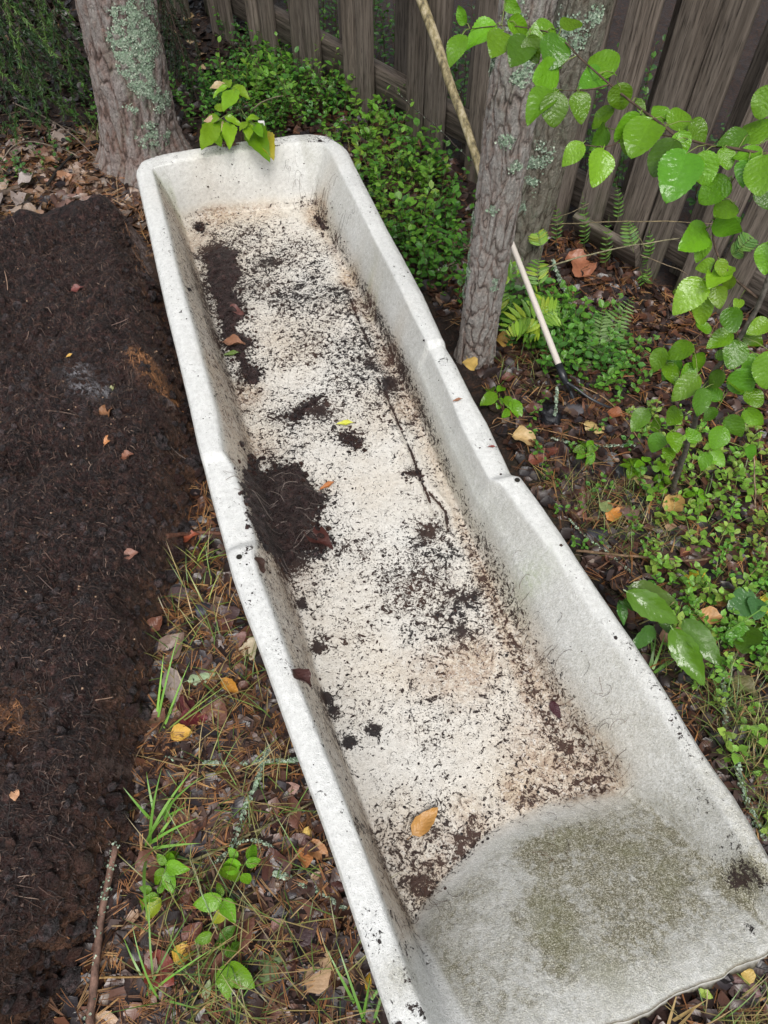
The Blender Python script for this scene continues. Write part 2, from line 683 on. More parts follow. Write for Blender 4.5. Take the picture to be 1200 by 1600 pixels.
OL = line_l([(233, 356), (246, 416), (262, 487), (279, 555), (296, 626), (309, 686), (330, 768), (349, 838), (365, 898), (385, 955),
             (410, 1020), (435, 1090), (458, 1155), (482, 1220), (508, 1290), (533, 1362), (556, 1432), (580, 1505), (606, 1580)], ZR)
IL = line_l([(262, 360), (272, 405), (287, 461), (302, 514), (317, 570), (336, 640), (345, 703), (358, 717), (371, 755), (384, 795), (397, 842),
             (394, 862), (402, 896), (424, 955), (447, 1020), (473, 1090), (500, 1160), (528, 1230), (556, 1300), (582, 1370), (606, 1440), (632, 1510), (664, 1590)], ZR)
FL = line_l([(282, 330), (310, 420), (342, 520), (368, 600), (395, 690), (420, 780), (450, 890), (483, 1000), (515, 1105), (548, 1200), (585, 1300), (616, 1375), (650, 1440), (690, 1520)], ZF + .01)
FR = line_l([(498, 345), (522, 385), (552, 440), (585, 505), (622, 580), (658, 660), (697, 750), (732, 830), (768, 910), (803, 990), (842, 1075), (884, 1150), (945, 1225), (1005, 1290)], ZF + .01)
IR = line_l([(562, 325), (587, 375), (617, 432), (640, 480), (667, 533), (673, 541), (690, 578), (707, 615), (722, 657), (745, 702), (767, 743), (786, 757), (822, 805), (852, 846), (890, 895), (935, 962),
             (982, 1030), (1030, 1100), (1078, 1180), (1120, 1247), (1165, 1325), (1200, 1385)], ZR)
OR = line_l([(600, 347), (629, 400), (659, 456), (690, 524), (712, 560), (737, 610), (760, 650), (780, 692), (799, 732), (812, 741), (830, 765), (850, 793), (875, 830), (902, 872),
             (940, 928), (987, 996), (1044, 1084), (1100, 1176), (1149, 1246), (1179, 1297), (1200, 1335)], ZR)


def line_s(pts, z):
    s, l = trace(pts, z)
    i = np.argsort(l)
    s, l = s[i], l[i]
    k0 = (s[1] - s[0]) / (l[1] - l[0])
    k1 = (s[-1] - s[-2]) / (l[-1] - l[-2])
    return np.concatenate([[l[0] - 1], l, [l[-1] + 1]]), np.concatenate([[s[0] - k0], s, [s[-1] + k1]])


FO = line_s([(250, 240), (300, 231), (360, 221), (430, 212), (480, 205.5)], ZR)
FI = line_s([(262, 256), (300, 248), (360, 239), (430, 228), (480, 222)], ZR)
FF = line_s([(285, 318), (330, 309), (400, 303), (470, 299)], ZF + .06)
FN = line_s([(652, 1425), (668, 1400), (690, 1372), (760, 1300), (850, 1254), (945, 1228)], ZF + .01)
LP = line_s([(760, 1673), (943, 1597), (1025, 1562), (1112, 1527), (1197, 1492)], ZLIP)

cpar = np.concatenate([np.linspace(0, 1, 9)[:-1], 1 + np.linspace(0, 1, 19)[:-1], 2 + np.linspace(0, 1, 135)[:-1], 3 + np.linspace(0, 1, 25)[:-1], 4 + np.linspace(0, 1, 9)])
rpar = np.concatenate([np.linspace(0, 1, 7)[:-1], 1 + np.linspace(0, 1, 26)[:-1], 2 + np.linspace(0, 1, 400)[:-1], 3 + np.linspace(0, 1, 64)])
RG, CG = np.meshgrid(rpar, cpar, indexing='ij')


def knots(par, vals):
    k = np.clip(np.floor(par).astype(int), 0, len(vals) - 2)
    f = par - k
    Vv = np.stack(vals, 0)
    a = np.take_along_axis(Vv, k[None], 0)[0]
    b = np.take_along_axis(Vv, (k + 1)[None], 0)[0]
    return a * (1 - f) + b * f


sg = np.full(RG.shape, -1.0)
lg = np.zeros(RG.shape)
for _ in range(6):
    lg = knots(CG, [np.interp(sg, *q) for q in (OL, IL, FL, FR, IR, OR)])
    sg = knots(RG, [np.interp(lg, *q) for q in (FO, FI, FF, FN, LP)])


def wallprof(t):
    t = np.clip(t, 0, 1)
    return np.where(t < .45, .5 * (t / .45) ** 1.7, 1 - .5 * ((1 - t) / .55) ** 1.12)


tl = np.where(CG <= 2, 2 - CG, np.where(CG >= 3, CG - 3, 0))
hl = wallprof(tl)
# the far wall leans, the near end is a ramp
tf = np.clip(2 - RG, 0, 1)
hf = wallprof(tf)
tn = np.clip(RG - 3, 0, 1)
hn = (ZLIP - ZF) / (ZR - ZF) * (1 - (1 - np.clip(tn * 1.02, 0, 1)) ** 1.25)
hn = np.where(tn > 0, hn, 0)
hh = (np.abs(hl) ** 5 + np.abs(hf) ** 5) ** .2
hh = np.clip(hh, 0, 1)
hh = np.clip((hh ** 6 + hn ** 6) ** (1 / 6), 0, 1.0)
zg = ZF + (ZR - ZF) * hh
# rim crown, lowered middle section, rounded rim edge
rimc = np.maximum(np.maximum(1 - CG, CG - 4), np.clip(1 - RG, 0, 1))
rimc = np.clip(rimc, 0, 1)
onrim = ((CG <= 1) | (CG >= 4) | (RG <= 1))
zg = zg + np.where(onrim, .0025 * np.sin(np.pi * rimc) - .006 * sst(.75, 1, rimc), 0)


def srange(u0, v0, u1, v1):
    return float(at(u0, v0, ZR)[:2] @ AX), float(at(u1, v1, ZR)[:2] @ AX)


l0, l1 = srange(335, 712, 375, 852)
r0, r1 = srange(680, 534, 795, 742)
dip = np.where(CG < 2.5, sst(l0 - .012, l0 + .012, sg) * (1 - sst(l1 - .014, l1 + .010, sg)), sst(r0 - .006, r0 + .008, sg) * (1 - sst(r1 - .014, r1 + .010, sg)))
zg = zg - .013 * dip * sst(.35, .9, hl) * (hn < .9)
# a shallow ledge in the right wall
midw = np.clip(CG - 3, 0, 1)
zg = zg + .010 * np.exp(-((midw - .42) / .16) ** 2) * sst(-1.6, -1.2, sg) * (1 - sst(-.75, -.5, sg)) * ((CG > 3) & (CG < 4))
# uneven hand laid laminate, ridged floor
zg = zg + .0022 * n2(sg, lg, 7, 3, 3.1) + .0007 * n2(sg, lg, 45, 2, 8.0)
xg = sg * AX[0] + lg * CX[0]
yg = sg * AX[1] + lg * CX[1]
# rounded plan corners at the far end
oL, oR = np.interp(sg, *OL), np.interp(sg, *OR)
sO = np.interp(lg, *FO)
for side, R_ in ((0, .085), (1, .15)):
    dx = (lg - oL) if side == 0 else (oR - lg)
    dy = sg - sO
    m = (dx < R_) & (dy < R_) & (CG < 2.2 if side == 0 else CG > 2.8)
    px_, py_ = np.clip(1 - dx / R_, 0, 1), np.clip(1 - dy / R_, 0, 1)
    qx, qy = px_ * np.sqrt(1 - py_ ** 2 / 2), py_ * np.sqrt(1 - px_ ** 2 / 2)
    ddx, ddy = (px_ - qx) * R_, (py_ - qy) * R_
    sx = 1 if side == 0 else -1
    xg = np.where(m, xg + CX[0] * ddx * sx + AX[0] * ddy, xg)
    yg = np.where(m, yg + CX[1] * ddx * sx + AX[1] * ddy, yg)
# ragged broken lip
rag = .009 * n2(lg, lg * 0, 7, 6, 5.5) * sst(3.82, 4, RG)
xg, yg = xg + AX[0] * rag, yg + AX[1] * rag
TP = np.stack([xg, yg, zg], -1)
tq = np.arange(TP.shape[0] * TP.shape[1]).reshape(TP.shape[:2])
tfaces = np.stack([tq[:-1, :-1], tq[:-1, 1:], tq[1:, 1:], tq[1:, :-1]], -1).reshape(-1, 4)
TBVH = BVHTree.FromPolygons([tuple(p) for p in TP.reshape(-1, 3)], [tuple(int(i) for i in f) for f in tfaces])


def on_trough(u, v):
    r = ray(u, v)
    h = TBVH.ray_cast(Vector(CAMP), Vector(r / np.linalg.norm(r)))
    return np.array(h[0]) if h[0] is not None else at(u, v, ZF)


def trough_z(x, y, dflt=ZF):
    h = TBVH.ray_cast(Vector((x, y, 2)), Vector((0, 0, -1)))
    return h[0].z if h[0] is not None else dflt


def poly_sd(x, y, poly):
    """signed distance, positive inside"""
    x = np.asarray(x, float)
    y = np.asarray(y, float)
    d = np.full(x.shape, 1e9)
    ins = np.zeros(x.shape, bool)
    n = len(poly)
    for i in range(n):
        ax, ay = poly[i][:2]
        bx, by = poly[(i + 1) % n][:2]
        ex, ey = bx - ax, by - ay
        t = np.clip(((x - ax) * ex + (y - ay) * ey) / (ex * ex + ey * ey + 1e-12), 0, 1)
        d = np.minimum(d, np.hypot(x - ax - t * ex, y - ay - t * ey))
        c = ((ay > y) != (by > y)) & (x < (bx - ax) * (y - ay) / (by - ay + 1e-12) + ax)
        ins ^= c
    return np.where(ins, d, -d)


TOUT = [TP[0, 0], TP[0, 40], TP[0, 100], TP[0, -1], TP[60, -1], TP[200, -1], TP[350, -1], TP[-1, -1], TP[-1, 100], TP[-1, 0], TP[350, 0], TP[200, 0], TP[60, 0]]

# peat block outline on the ground
PB = [at(*q)[:2] for q in ((238, 440), (262, 520), (284, 600), (298, 690), (300, 770), (287, 860), (266, 950), (246, 1050), (232, 1150), (214, 1250), (188, 1350),
                           (165, 1430), (120, 1480), (85, 1530), (70, 1640))] + [np.array((-.62, -.25)), np.array((-1.75, -.15)), np.array((-2.0, 1.5))]
PB += [at(u, v, .05)[:2] for u, v in ((-150, 372), (0, 366), (60, 358), (115, 347), (160, 334), (192, 325), (214, 342), (226, 385))]


def base_gz(x, y):
    return .016 * n2(x, y, 2.3, 3) + .012 * n2(x, y, 8, 3, 4.4) + .006 * n2(x, y, 34, 3, 9.1)


def gz(x, y):
    x, y = np.asarray(x, float), np.asarray(y, float)
    z = base_gz(x, y)
    ti = poly_sd(x, y, TOUT)
    k = sst(-.10, .02, ti)
    return z * (1 - k) + np.minimum(z, -.015) * k


# ------------------------------------------------------------------ ground
xs = np.unique(np.concatenate([np.linspace(-40, -4, 14), np.linspace(-4, -2, 20), np.arange(-2, 2.2, .016), np.linspace(2.2, 4, 20), np.linspace(4, 40, 14)]))
ys = np.unique(np.concatenate([np.linspace(-30, -2, 12), np.linspace(-2, -.3, 16), np.arange(-.3, 3.8, .016), np.linspace(3.8, 6, 24), np.linspace(6, 45, 14)]))
GX, GY = np.meshgrid(xs, ys)
GZ = gz(GX, GY)


def zone(x, y, pts, soft=.12, z=0.0):
    poly = [at(u, v, z)[:2] for u, v in pts]
    return sst(-soft, soft, poly_sd(x, y, poly))


moss = zone(GX, GY, [(820, 640), (1250, 640), (1250, 1400), (1180, 1300), (1000, 1000), (830, 770)]) * .8
moss = np.maximum(moss, zone(GX, GY, [(250, 850), (330, 860), (600, 1600), (300, 1650), (250, 1400), (330, 1100)]) * .55)
moss = np.maximum(moss, zone(GX, GY, [(420, 120), (700, 300), (700, 480), (520, 230), (420, 210)]) * .6)
dry = zone(GX, GY, [(-100, 300), (130, 270), (240, 280), (250, 420), (190, 340), (0, 380), (-100, 380)])
gm = MB()
gm.grid(np.stack([GX, GY, GZ], -1), np.stack([dry, moss, 0 * moss], -1))
tag(gm.build('ground', M_GROUND), kind='structure')
GBVH_N = None

# ------------------------------------------------------------------ trough
mA = np.zeros((*RG.shape, 3))
mB_ = np.zeros((*RG.shape, 3))
floor = (1 - sst(.12, .55, hl)) * (1 - sst(.05, .30, hf)) * (1 - sst(.0, .10, tn))
lwall = sst(2.05, 1.75, CG) * sst(1.0, 1.08, CG)
rwall = sst(2.95, 3.25, CG) * (1 - sst(3.92, 4.0, CG))
dirt = (.46 + .04 * sst(-.75, -1.05, sg)) * floor
dirt += .50 * lwall * (1 - .8 * floor) * (1 - tn) * sst(.9, 1.9, RG) * (1 - .45 * sst(-.35, .05, sg)) + .12 * rwall + np.where(onrim, .24 + .16 * n2(xg, yg, 12, 3, 5.1) + .14 * (RG <= 1), 0) + .10 * sst(0, .1, tn)
patch = n2(xg, yg, 6.5, 4, 2.2)
dirt += floor * (.15 * patch)
stain = floor * (.50 + .22 * n2(xg, yg, 3.0, 3, 7.7)) + .80 * lwall * (1 - .5 * floor) * sst(1.02, 1.2, CG) * (1 - sst(0, .3, tn)) * sst(1.3, 2.1, RG)
stain += .28 * sst(3.45, 3.0, CG) * sst(2.9, 3.0, CG) * sst(1.7, 2.1, RG) * (1 - sst(3.0, 3.2, RG))
moss_t = sst(.0, .22, tn) * (1 - .5 * sst(.72, 1.0, tn)) * sst(1.8, 2.1, CG) * (1 - .8 * sst(3.0, 3.7, CG))
moss_t = moss_t * np.clip(.74 + .22 * n2(xg, yg, 15, 5, 1.1) + .16 * n2(xg, yg, 4, 2, 6.1), .15, 1.0) + (.30 + .14 * n2(xg, yg, 9, 4, 2.7)) * rwall * (.6 + .4 * sst(-.6, .2, sg))
moss_t += .35 * np.where((CG >= 4), sst(-.9, .1, sg), 0)
green = .35 * rwall * sst(-1.35, -1.1, sg) * (1 - sst(-.7, -.4, sg)) * (1 - midw) * sst(.2, .5, n2(xg, yg, 5, 3, 4.0) + .4)
green += .5 * sst(1.25, 1.0, CG) * 0
green += .6 * lwall * sst(1.2, 1.5, RG) * (1 - sst(2.0, 2.06, RG)) + .18 * sst(1.6, 1.2, CG) * sst(.95, 1.05, CG) * sst(-.2, .3, sg)
edge = sst(3.985, 4.0, RG)


def blob(A, u, v, rad, val, asp=1.0, ang=0.0):
    p = on_trough(u, v)
    dx, dy = xg - p[0], yg - p[1]
    c, s_ = math.cos(ang), math.sin(ang)
    a, b = dx * c + dy * s_, (-dx * s_ + dy * c) * asp
    return A + val * np.exp(-(a * a + b * b) / (rad * rad))


for u, v, r, k in ((345, 430, .05, .3), (350, 480, .055, .3), (370, 540, .05, .3), (385, 585, .045, .3), (335, 395, .05, .55), (420, 410, .05, .3), (312, 355, .016, .8), (500, 345, .012, .3),
                   (480, 440, .12, .07), (470, 520, .14, .09), (540, 570, .10, .09), (470, 385, .04, .16), (520, 450, .015, .25), (580, 570, .015, .2), (475, 640, .035, .2), (450, 650, .03, .2), (550, 690, .03, .25), (530, 680, .03, .2),
                   (645, 740, .012, .5), (440, 740, .05, .25), (490, 780, .04, .2), (470, 850, .06, .25), (450, 885, .04, .25),
                   (700, 955, .05, .02), (683, 962, .010, .4), (708, 925, .008, .4), (735, 935, .02, .3), (720, 985, .012, .5), (670, 830, .03, .35), (600, 880, .10, .12), (640, 930, .10, .14),
                   (472, 945, .011, .7), (496, 1012, .012, .7), (510, 1090, .013, .65), (522, 1112, .012, .6), (585, 1140, .014, .6), (545, 1160, .012, .8), (560, 1120, .07, .15), (600, 1200, .12, .08),
                   (620, 1300, .09, .03), (610, 1340, .06, .03), (640, 1390, .035, .10), (680, 1285, .04, .12), (880, 1180, .04, .06), (920, 1225, .03, .08),
                   (600, 1040, .09, -.05), (700, 1060, .08, -.06), (560, 1290, .012, .3), (600, 1352, .010, .15), (612, 1432, .010, .2), (630, 1482, .010, .25), (640, 1530, .010, .25), (655, 1570, .012, .3), (590, 1480, .02, .15), (1100, 1250, .02, .2), (1140, 1330, .02, .25), (1030, 1150, .03, .12), (500, 700, .10, -.06), (580, 1210, .10, -.10), (660, 1200, .10, -.08), (450, 330, .10, -.10), (350, 690, .06, -.1), (620, 760, .10, -.10),
                   (500, 640, .02, .4), (470, 306, .02, .2), (610, 600, .03, .35), (360, 420, .09, .15), (700, 1480, .06, .14), (1160, 1370, .02, .6), (1170, 1450, .014, .5)):
    dirt = blob(dirt, u, v, r, k)
for u, v, r, k in ((330, 320, .08, .4), (420, 330, .1, .3), (300, 380, .07, .35), (380, 620, .06, .5), (400, 700, .06, .4), (700, 1050, .09, .55), (740, 1030, .05, .5), (860, 1180, .10, .5), (800, 1238, .03, .4), (730, 1268, .035, .4), (690, 1310, .03, .2), (650, 1385, .04, .15), (890, 1180, .03, .5), (835, 1085, .025, .45), (640, 1330, .07, .2),
                   (920, 1215, .06, .6), (500, 340, .04, .6), (500, 320, .05, .4), (545, 440, .03, .5), (560, 480, .03, .5), (610, 560, .04, .5), (630, 640, .03, .5), (470, 900, .06, .3), (575, 470, .02, .9), (580, 490, .02, .8)):
    stain = blob(stain, u, v, r, k)
for u, v, r, k in ((900, 1400, .10, .08), (1165, 1370, .03, .9), (620, 1530, .03, .5)):
    moss_t = blob(moss_t, u, v, r, k)
green = blob(green, 830, 905, .035, .8)
green = blob(green, 575, 460, .02, .8)
green = blob(green, 582, 490, .018, .7)
jr = np.exp(-((CG - 2.975) / .045) ** 2) * sst(-1.0, -.55, sg) * sst(3.06, 3.0, RG) + np.exp(-((RG - 2.992) / .010) ** 2) * sst(2.0, 2.1, CG) * sst(3.06, 3.0, CG)
jr = np.clip(jr, 0, 1) * np.clip(.8 + .6 * n2(xg, yg, 14, 3, 9.9), .2, 1.2)
stain = stain + .6 * jr
dirt = dirt + .20 * jr
# dark seams along the foot of the right wall
sd_seam = np.full(RG.shape, 9.0)
for seam in ([(545, 460), (560, 500), (580, 545)], [(590, 592), (603, 615), (620, 655), (640, 700), (660, 755), (680, 805)], [(672, 770), (697, 800), (700, 830)]):
    Q = [on_trough(*q) for q in seam]
    for a_, b_ in zip(Q[:-1], Q[1:]):
        e = b_[:2] - a_[:2]
        t_ = np.clip(((xg - a_[0]) * e[0] + (yg - a_[1]) * e[1]) / (e @ e), 0, 1)
        sd_seam = np.minimum(sd_seam, np.hypot(xg - a_[0] - t_ * e[0], yg - a_[1] - t_ * e[1]))
wob = .0016 * n2(xg, yg, 60, 3, 3.3)
dirt = dirt + (.5 + .6 * n2(xg, yg, 30, 2, 6.6)) * np.exp(-((sd_seam + wob) / .0022) ** 2)
TP[..., 2] -= .004 * np.exp(-(sd_seam / .005) ** 2)
TP[..., 2] += .005 * np.exp(-((sd_seam - .013) / .008) ** 2)
mA[..., 0], mA[..., 1], mA[..., 2] = np.clip(dirt, 0, 1.3), np.clip(stain, 0, 1), np.clip(moss_t, 0, 1.3)
mB_[..., 0], mB_[..., 1] = np.clip(green, 0, 1), edge
mB_[..., 2] = np.clip(rwall * (.6 + .4 * sst(-1, 0, sg)) + .6 * lwall, 0, 1)
tr = MB()
tr.grid(TP)
exA, exB = [mA.reshape(-1, 3)], [mB_.reshape(-1, 3)]
# outer skirt: left, far, right edges drop to the ground; near lip has a thin broken edge
loop = [(i, 0) for i in range(TP.shape[0] - 1, -1, -1)] + [(0, j) for j in range(1, TP.shape[1])] + [(i, TP.shape[1] - 1) for i in range(1, TP.shape[0])]
E0 = np.array([TP[i, j] for i, j in loop])
cen = np.array((TP[..., 0].mean(), TP[..., 1].mean()))
outw = np.array([(-CX if j == 0 else CX) if i > 0 else -AX for i, j in loop])
for w_ in range(12):
    outw[1:-1] = (outw[:-2] + outw[2:] + outw[1:-1]) / 3
O3 = np.hstack([outw, np.zeros((len(outw), 1))])
ring = [E0, E0 + O3 * .004 + (0, 0, -.006), E0 + O3 * .003 + (0, 0, -.016), E0 - O3 * .006 + (0, 0, -.020), E0 - O3 * .045 * np.array((1, 1, 0))]
ring[4][:, 2] = -.03
SK = np.stack(ring, 0)
tr.grid(SK[:, ::-1])
exA.append(np.tile(np.array([(.2, .1, .1)]), (SK.shape[0] * SK.shape[1], 1)))
exB.append(np.zeros((SK.shape[0] * SK.shape[1], 3)))
N0 = TP[-1]
AX3 = np.array((AX[0], AX[1], 0))
jg = .006 * n2(N0[:, 0], N0[:, 1], 55, 4, 2.0)
nr = [N0, N0 + AX3 * .002 + (0, 0, -.003), N0 + AX3 * (.007 + jg[:, None]) + (0, 0, -.013), N0 - AX3 * .03 + (0, 0, -.02), N0 - AX3 * .16]
nr[4][:, 2] = -.03
NR = np.stack(nr, 0)
tr.grid(NR)
exA.append(np.tile(np.array([(.25, .1, .2)]), (NR.shape[0] * NR.shape[1], 1)))
e_ = np.zeros((NR.shape[0], NR.shape[1], 3))
e_[2:, :, 1] = 1
e_[1, :, 1] = .5
exB.append(e_.reshape(-1, 3))
trough = tr.build('trough', M_TROUGH, origin=(*cen, 0), extra={'mA': np.concatenate(exA), 'mB': np.concatenate(exB)})
tag(trough, 'long white weathered trough speckled with black soil lying on the forest floor', 'trough')

# two drilled holes in the rim
for u, v in ((374, 871), (808, 751)):
    hm = MB()
    p = on_trough(u, v)
    a = np.linspace(0, 2 * math.pi, 13)[:-1]
    ring_ = np.stack([p[0] + .006 * np.cos(a), p[1] + .006 * np.sin(a), np.full(12, p[2] + .0025)], -1)
    hm.add(np.vstack([ring_, [(p[0], p[1], p[2] + .0022)]]), [(i, (i + 1) % 12, 12) for i in range(12)], (.012, .010, .006))
    hm.build('bolt_hole', M_VC, trough)

# ------------------------------------------------------------------ peat block: the turned-out filling of the trough
pbx = np.arange(-2.05, -.2, .009)
pby = np.arange(-.26, 2.15, .009)
PX, PY = np.meshgrid(pbx, pby)
wv_ = .02 * n2(PX, PY, 9, 3, 6.1)
sd = poly_sd(PX, PY, PB) + wv_
PH = .155


def peat_height(x, y, sd):
    h = PH * (1 - (1 - np.clip(sd / .10, 0, 1)) ** 2.2)
    h = h + .018 * n2(x, y, 5, 3, 1.7) * sst(0, .1, sd) + .017 * n2(x, y, 17, 4, 2.9) * sst(0, .05, sd) + .010 * n2(x, y, 48, 3, 7.0)
    return h


PZ = peat_height(PX, PY, sd)
# furrows
for fur, dep, wd in (([(240, 950), (215, 1020), (200, 1100), (190, 1180), (178, 1260)], .04, .014), ([(165, 700), (60, 710), (0, 720)], .03, .022), ([(240, 600), (180, 590), (150, 640), (190, 660)], .016, .012),
                     ([(60, 690), (40, 720)], .03, .04), ([(0, 860), (90, 900), (160, 880)], .015, .02), ([(110, 1130), (150, 1060), (165, 1000)], .012, .012)):
    Q = [at(u, v, PH)[:2] for u, v in fur]
    dd = np.full(PX.shape, 9.0)
    for a_, b_ in zip(Q[:-1], Q[1:]):
        e = b_ - a_
        t_ = np.clip(((PX - a_[0]) * e[0] + (PY - a_[1]) * e[1]) / (e @ e), 0, 1)
        dd = np.minimum(dd, np.hypot(PX - a_[0] - t_ * e[0], PY - a_[1] - t_ * e[1]))
    PZ = PZ - dep * np.exp(-((dd + .006 * n2(PX, PY, 40, 3)) / wd) ** 2)
PGZ = gz(PX, PY)
PZ = np.where(sd > -.012, PGZ - .012 + np.maximum(PZ + .012, 0), PGZ - .05)
pk = sd > -.03
red = sst(.07, .01, sd) * .3
whi = np.zeros(PX.shape)
brn = sst(.15, .5, n2(PX, PY, 6, 3, 3.8)) * .4
fringe = sst(.05, .012, sd) * sst(1.45, 1.62, PY) * (PX < -.72)
red = red * (1 - fringe) + .45 * fringe
whi = whi + .5 * fringe


def pblob(A, u, v, r, k, asp=1, ang=0.0):
    p = at(u, v, PH)
    dx, dy = PX - p[0], PY - p[1]
    c, s_ = math.cos(ang), math.sin(ang)
    a, b = dx * c + dy * s_, (-dx * s_ + dy * c) * asp
    return A + k * np.exp(-(a * a + b * b) / (r * r))


red = pblob(red, 222, 560, .030, 1.3)
red = pblob(red, 238, 575, .03, 1.1)
red = pblob(red, 250, 592, .02, .9)
red = pblob(red, 212, 552, .02, .6)
red = pblob(red, 10, 1130, .05, .6)
red = pblob(red, 255, 600, .03, .5)
for u, v, r, k in ((120, 585, .03, 1.1), (140, 605, .035, 1.2), (152, 614, .025, .9), (258, 605, .014, .8), (75, 530, .025, .45), (130, 655, .02, .3), (170, 1180, .02, .2)):
    whi = pblob(whi, u, v, r, k)
pm = MB()
pm.grid(np.stack([PX, PY, PZ], -1), np.stack([np.clip(red, 0, 1), np.clip(brn, 0, 1), np.clip(whi, 0, 1)], -1), keep=pk)
peat = pm.build('peat_block', M_PEAT, origin=(-.9, .9, 0))
tag(peat, 'big slab of dark wet peaty soil and roots turned out beside the trough', 'soil slab')
PBVH = None


def peat_z(x, y):
    """height of the peat surface, or of the ground beyond it"""
    x, y = np.asarray(x, float), np.asarray(y, float)
    i = np.clip(np.round((y - pby[0]) / .009).astype(int), 0, len(pby) - 1)
    j = np.clip(np.round((x - pbx[0]) / .009).astype(int), 0, len(pbx) - 1)
    ins = (x > pbx[0]) & (x < pbx[-1]) & (y > pby[0]) & (y < pby[-1])
    return np.where(ins & (sd[i, j] > -.012), PZ[i, j], gz(x, y))


def surf(u, v):
    """point of the ground or the peat seen at a pixel"""
    z = 0.0
    for _ in range(8):
        p = at(u, v, z)
        z = .5 * z + .5 * float(peat_z(p[0], p[1]))
    return at(u, v, z)


# ------------------------------------------------------------------ fence
FA, FD, FN_ = np.array((-.506, 3.315)), np.array((.693, -.721)), np.array((-.721, -.693))
FD /= np.linalg.norm(FD)
FN_ /= np.linalg.norm(FN_)
fo = FA + FD * 1.2
fence = thing('board_fence', (fo[0], fo[1], 0), 'weathered grey wooden fence with boards on both sides of its rails', 'fence')


def fence_M(s, off, z=0.0, tilt=0.0):
    p = FA + FD * s + FN_ * off
    return Matrix.Translation((p[0], p[1], z)) @ Matrix(((FD[0], FN_[0], 0, 0), (FD[1], FN_[1], 0, 0), (0, 0, 1, 0), (0, 0, 0, 1))) @ Matrix.Rotation(tilt, 4, 'Y')


def board_mesh(w, h, th, seed):
    n = 14
    z = np.linspace(0, h, n)
    r = np.random.default_rng(seed)
    e = .0025
    prof = np.array([(-w / 2 + e, th / 2), (w / 2 - e, th / 2), (w / 2, th / 2 - e), (w / 2, -th / 2 + e), (w / 2 - e, -th / 2), (-w / 2 + e, -th / 2), (-w / 2, -th / 2 + e), (-w / 2, th / 2 - e)])
    P = np.zeros((n, 9, 3))
    for i in range(n):
        k = np.append(np.arange(8), 0)
        P[i, :, 0] = prof[k, 0] * (1 + .035 * math.sin(z[i] * 3 + seed) + r.normal(0, .012))
        P[i, :, 1] = prof[k, 1] + .003 * math.sin(z[i] * 2.1 + seed * 2)
        P[i, :, 2] = z[i]
    b = MB()
    b.grid(P[:, ::-1])
    b.add(P[0, :8], [(0, 1, 2, 3), (0, 3, 4, 7), (4, 5, 6, 7)])
    b.add(P[-1, :8], [(3, 2, 1, 0), (7, 4, 3, 0), (7, 6, 5, 4)])
    me = b.mesh('board', smooth=False)
    return me


FRONT = [(-1.7, -1.61), (-1.6, -1.52), (-1.38, -1.29), (-1.28, -1.2), (-1.05, -.96), (-.95, -.87), (-.72, -.63), (-.62, -.54), (-.36, -.28), (-.27, -.19), (-.07, .01), (.02, .105), (.222, .298), (.303, .385), (.527, .603), (.608, .688),
         (.866, .953), (.958, 1.05), (1.17, 1.255), (1.265, 1.35), (1.455, 1.532), (1.54, 1.622), (1.66, 1.75), (1.80, 1.90), (1.907, 1.985), (2.06, 2.15), (2.16, 2.25), (2.40, 2.49), (2.50, 2.59), (2.74, 2.83), (2.84, 2.93)]
BACK = [(-1.5, -1.4), (-1.17, -1.07), (-.85, -.75), (-.51, -.42), (-.17, -.08), (.12, .2), (.425, .51), (.735, .85), (1.085, 1.17), (1.37, 1.45), (1.625, 1.67), (1.752, 1.80), (1.99, 2.06), (2.28, 2.38), (2.62, 2.72), (2.96, 3.05)]
for k, (a, b) in enumerate(FRONT):
    hgt = 1.62 + .02 * math.sin(k * 2.3)
    z0 = -.03 + .03 * (k % 3 == 1)
    me = board_mesh(b - a, hgt, .021, k + 1)
    me.materials.append(M_WOOD)
    child('board', me, fence, fence_M((a + b) / 2, .013 + .0015 * (k % 2), z0, .004 * math.sin(k * 1.7)))
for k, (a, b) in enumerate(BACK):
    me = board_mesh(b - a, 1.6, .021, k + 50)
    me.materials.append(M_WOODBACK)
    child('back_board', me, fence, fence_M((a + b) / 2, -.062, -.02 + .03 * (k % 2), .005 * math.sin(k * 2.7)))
for zr in (.15, 1.25):
    me = board_mesh(.10, 4.9, .042, 90)
    me.materials.append(M_WOOD)
    M_ = fence_M(.65, -.0235, zr) @ Matrix.Rotation(math.pi / 2 + .028, 4, 'Y') @ Matrix.Translation((0, 0, -2.45))
    child('rail', me, fence, M_)
# loose plank lying at the foot of the fence
p0, p1 = surf(912, 385), surf(975, 425)
me = board_mesh(.10, .24, .022, 130)
me.materials.append(M_WOOD)
pl = thing('loose_plank', (*((p0 + p1) / 2)[:2], 0), 'short grey plank lying on the ground against the fence foot', 'plank')
ang = math.atan2(p1[1] - p0[1], p1[0] - p0[0])
child('plank', me, pl, Matrix.Translation((*(p0 * 1.0)[:2], .06)) @ Matrix.Rotation(ang, 4, 'Z') @ Matrix.Rotation(math.radians(28), 4, 'X') @ Matrix.Rotation(math.pi / 2, 4, 'Y') @ Matrix.Translation((0, 0, -.05)))

# ------------------------------------------------------------------ trunks


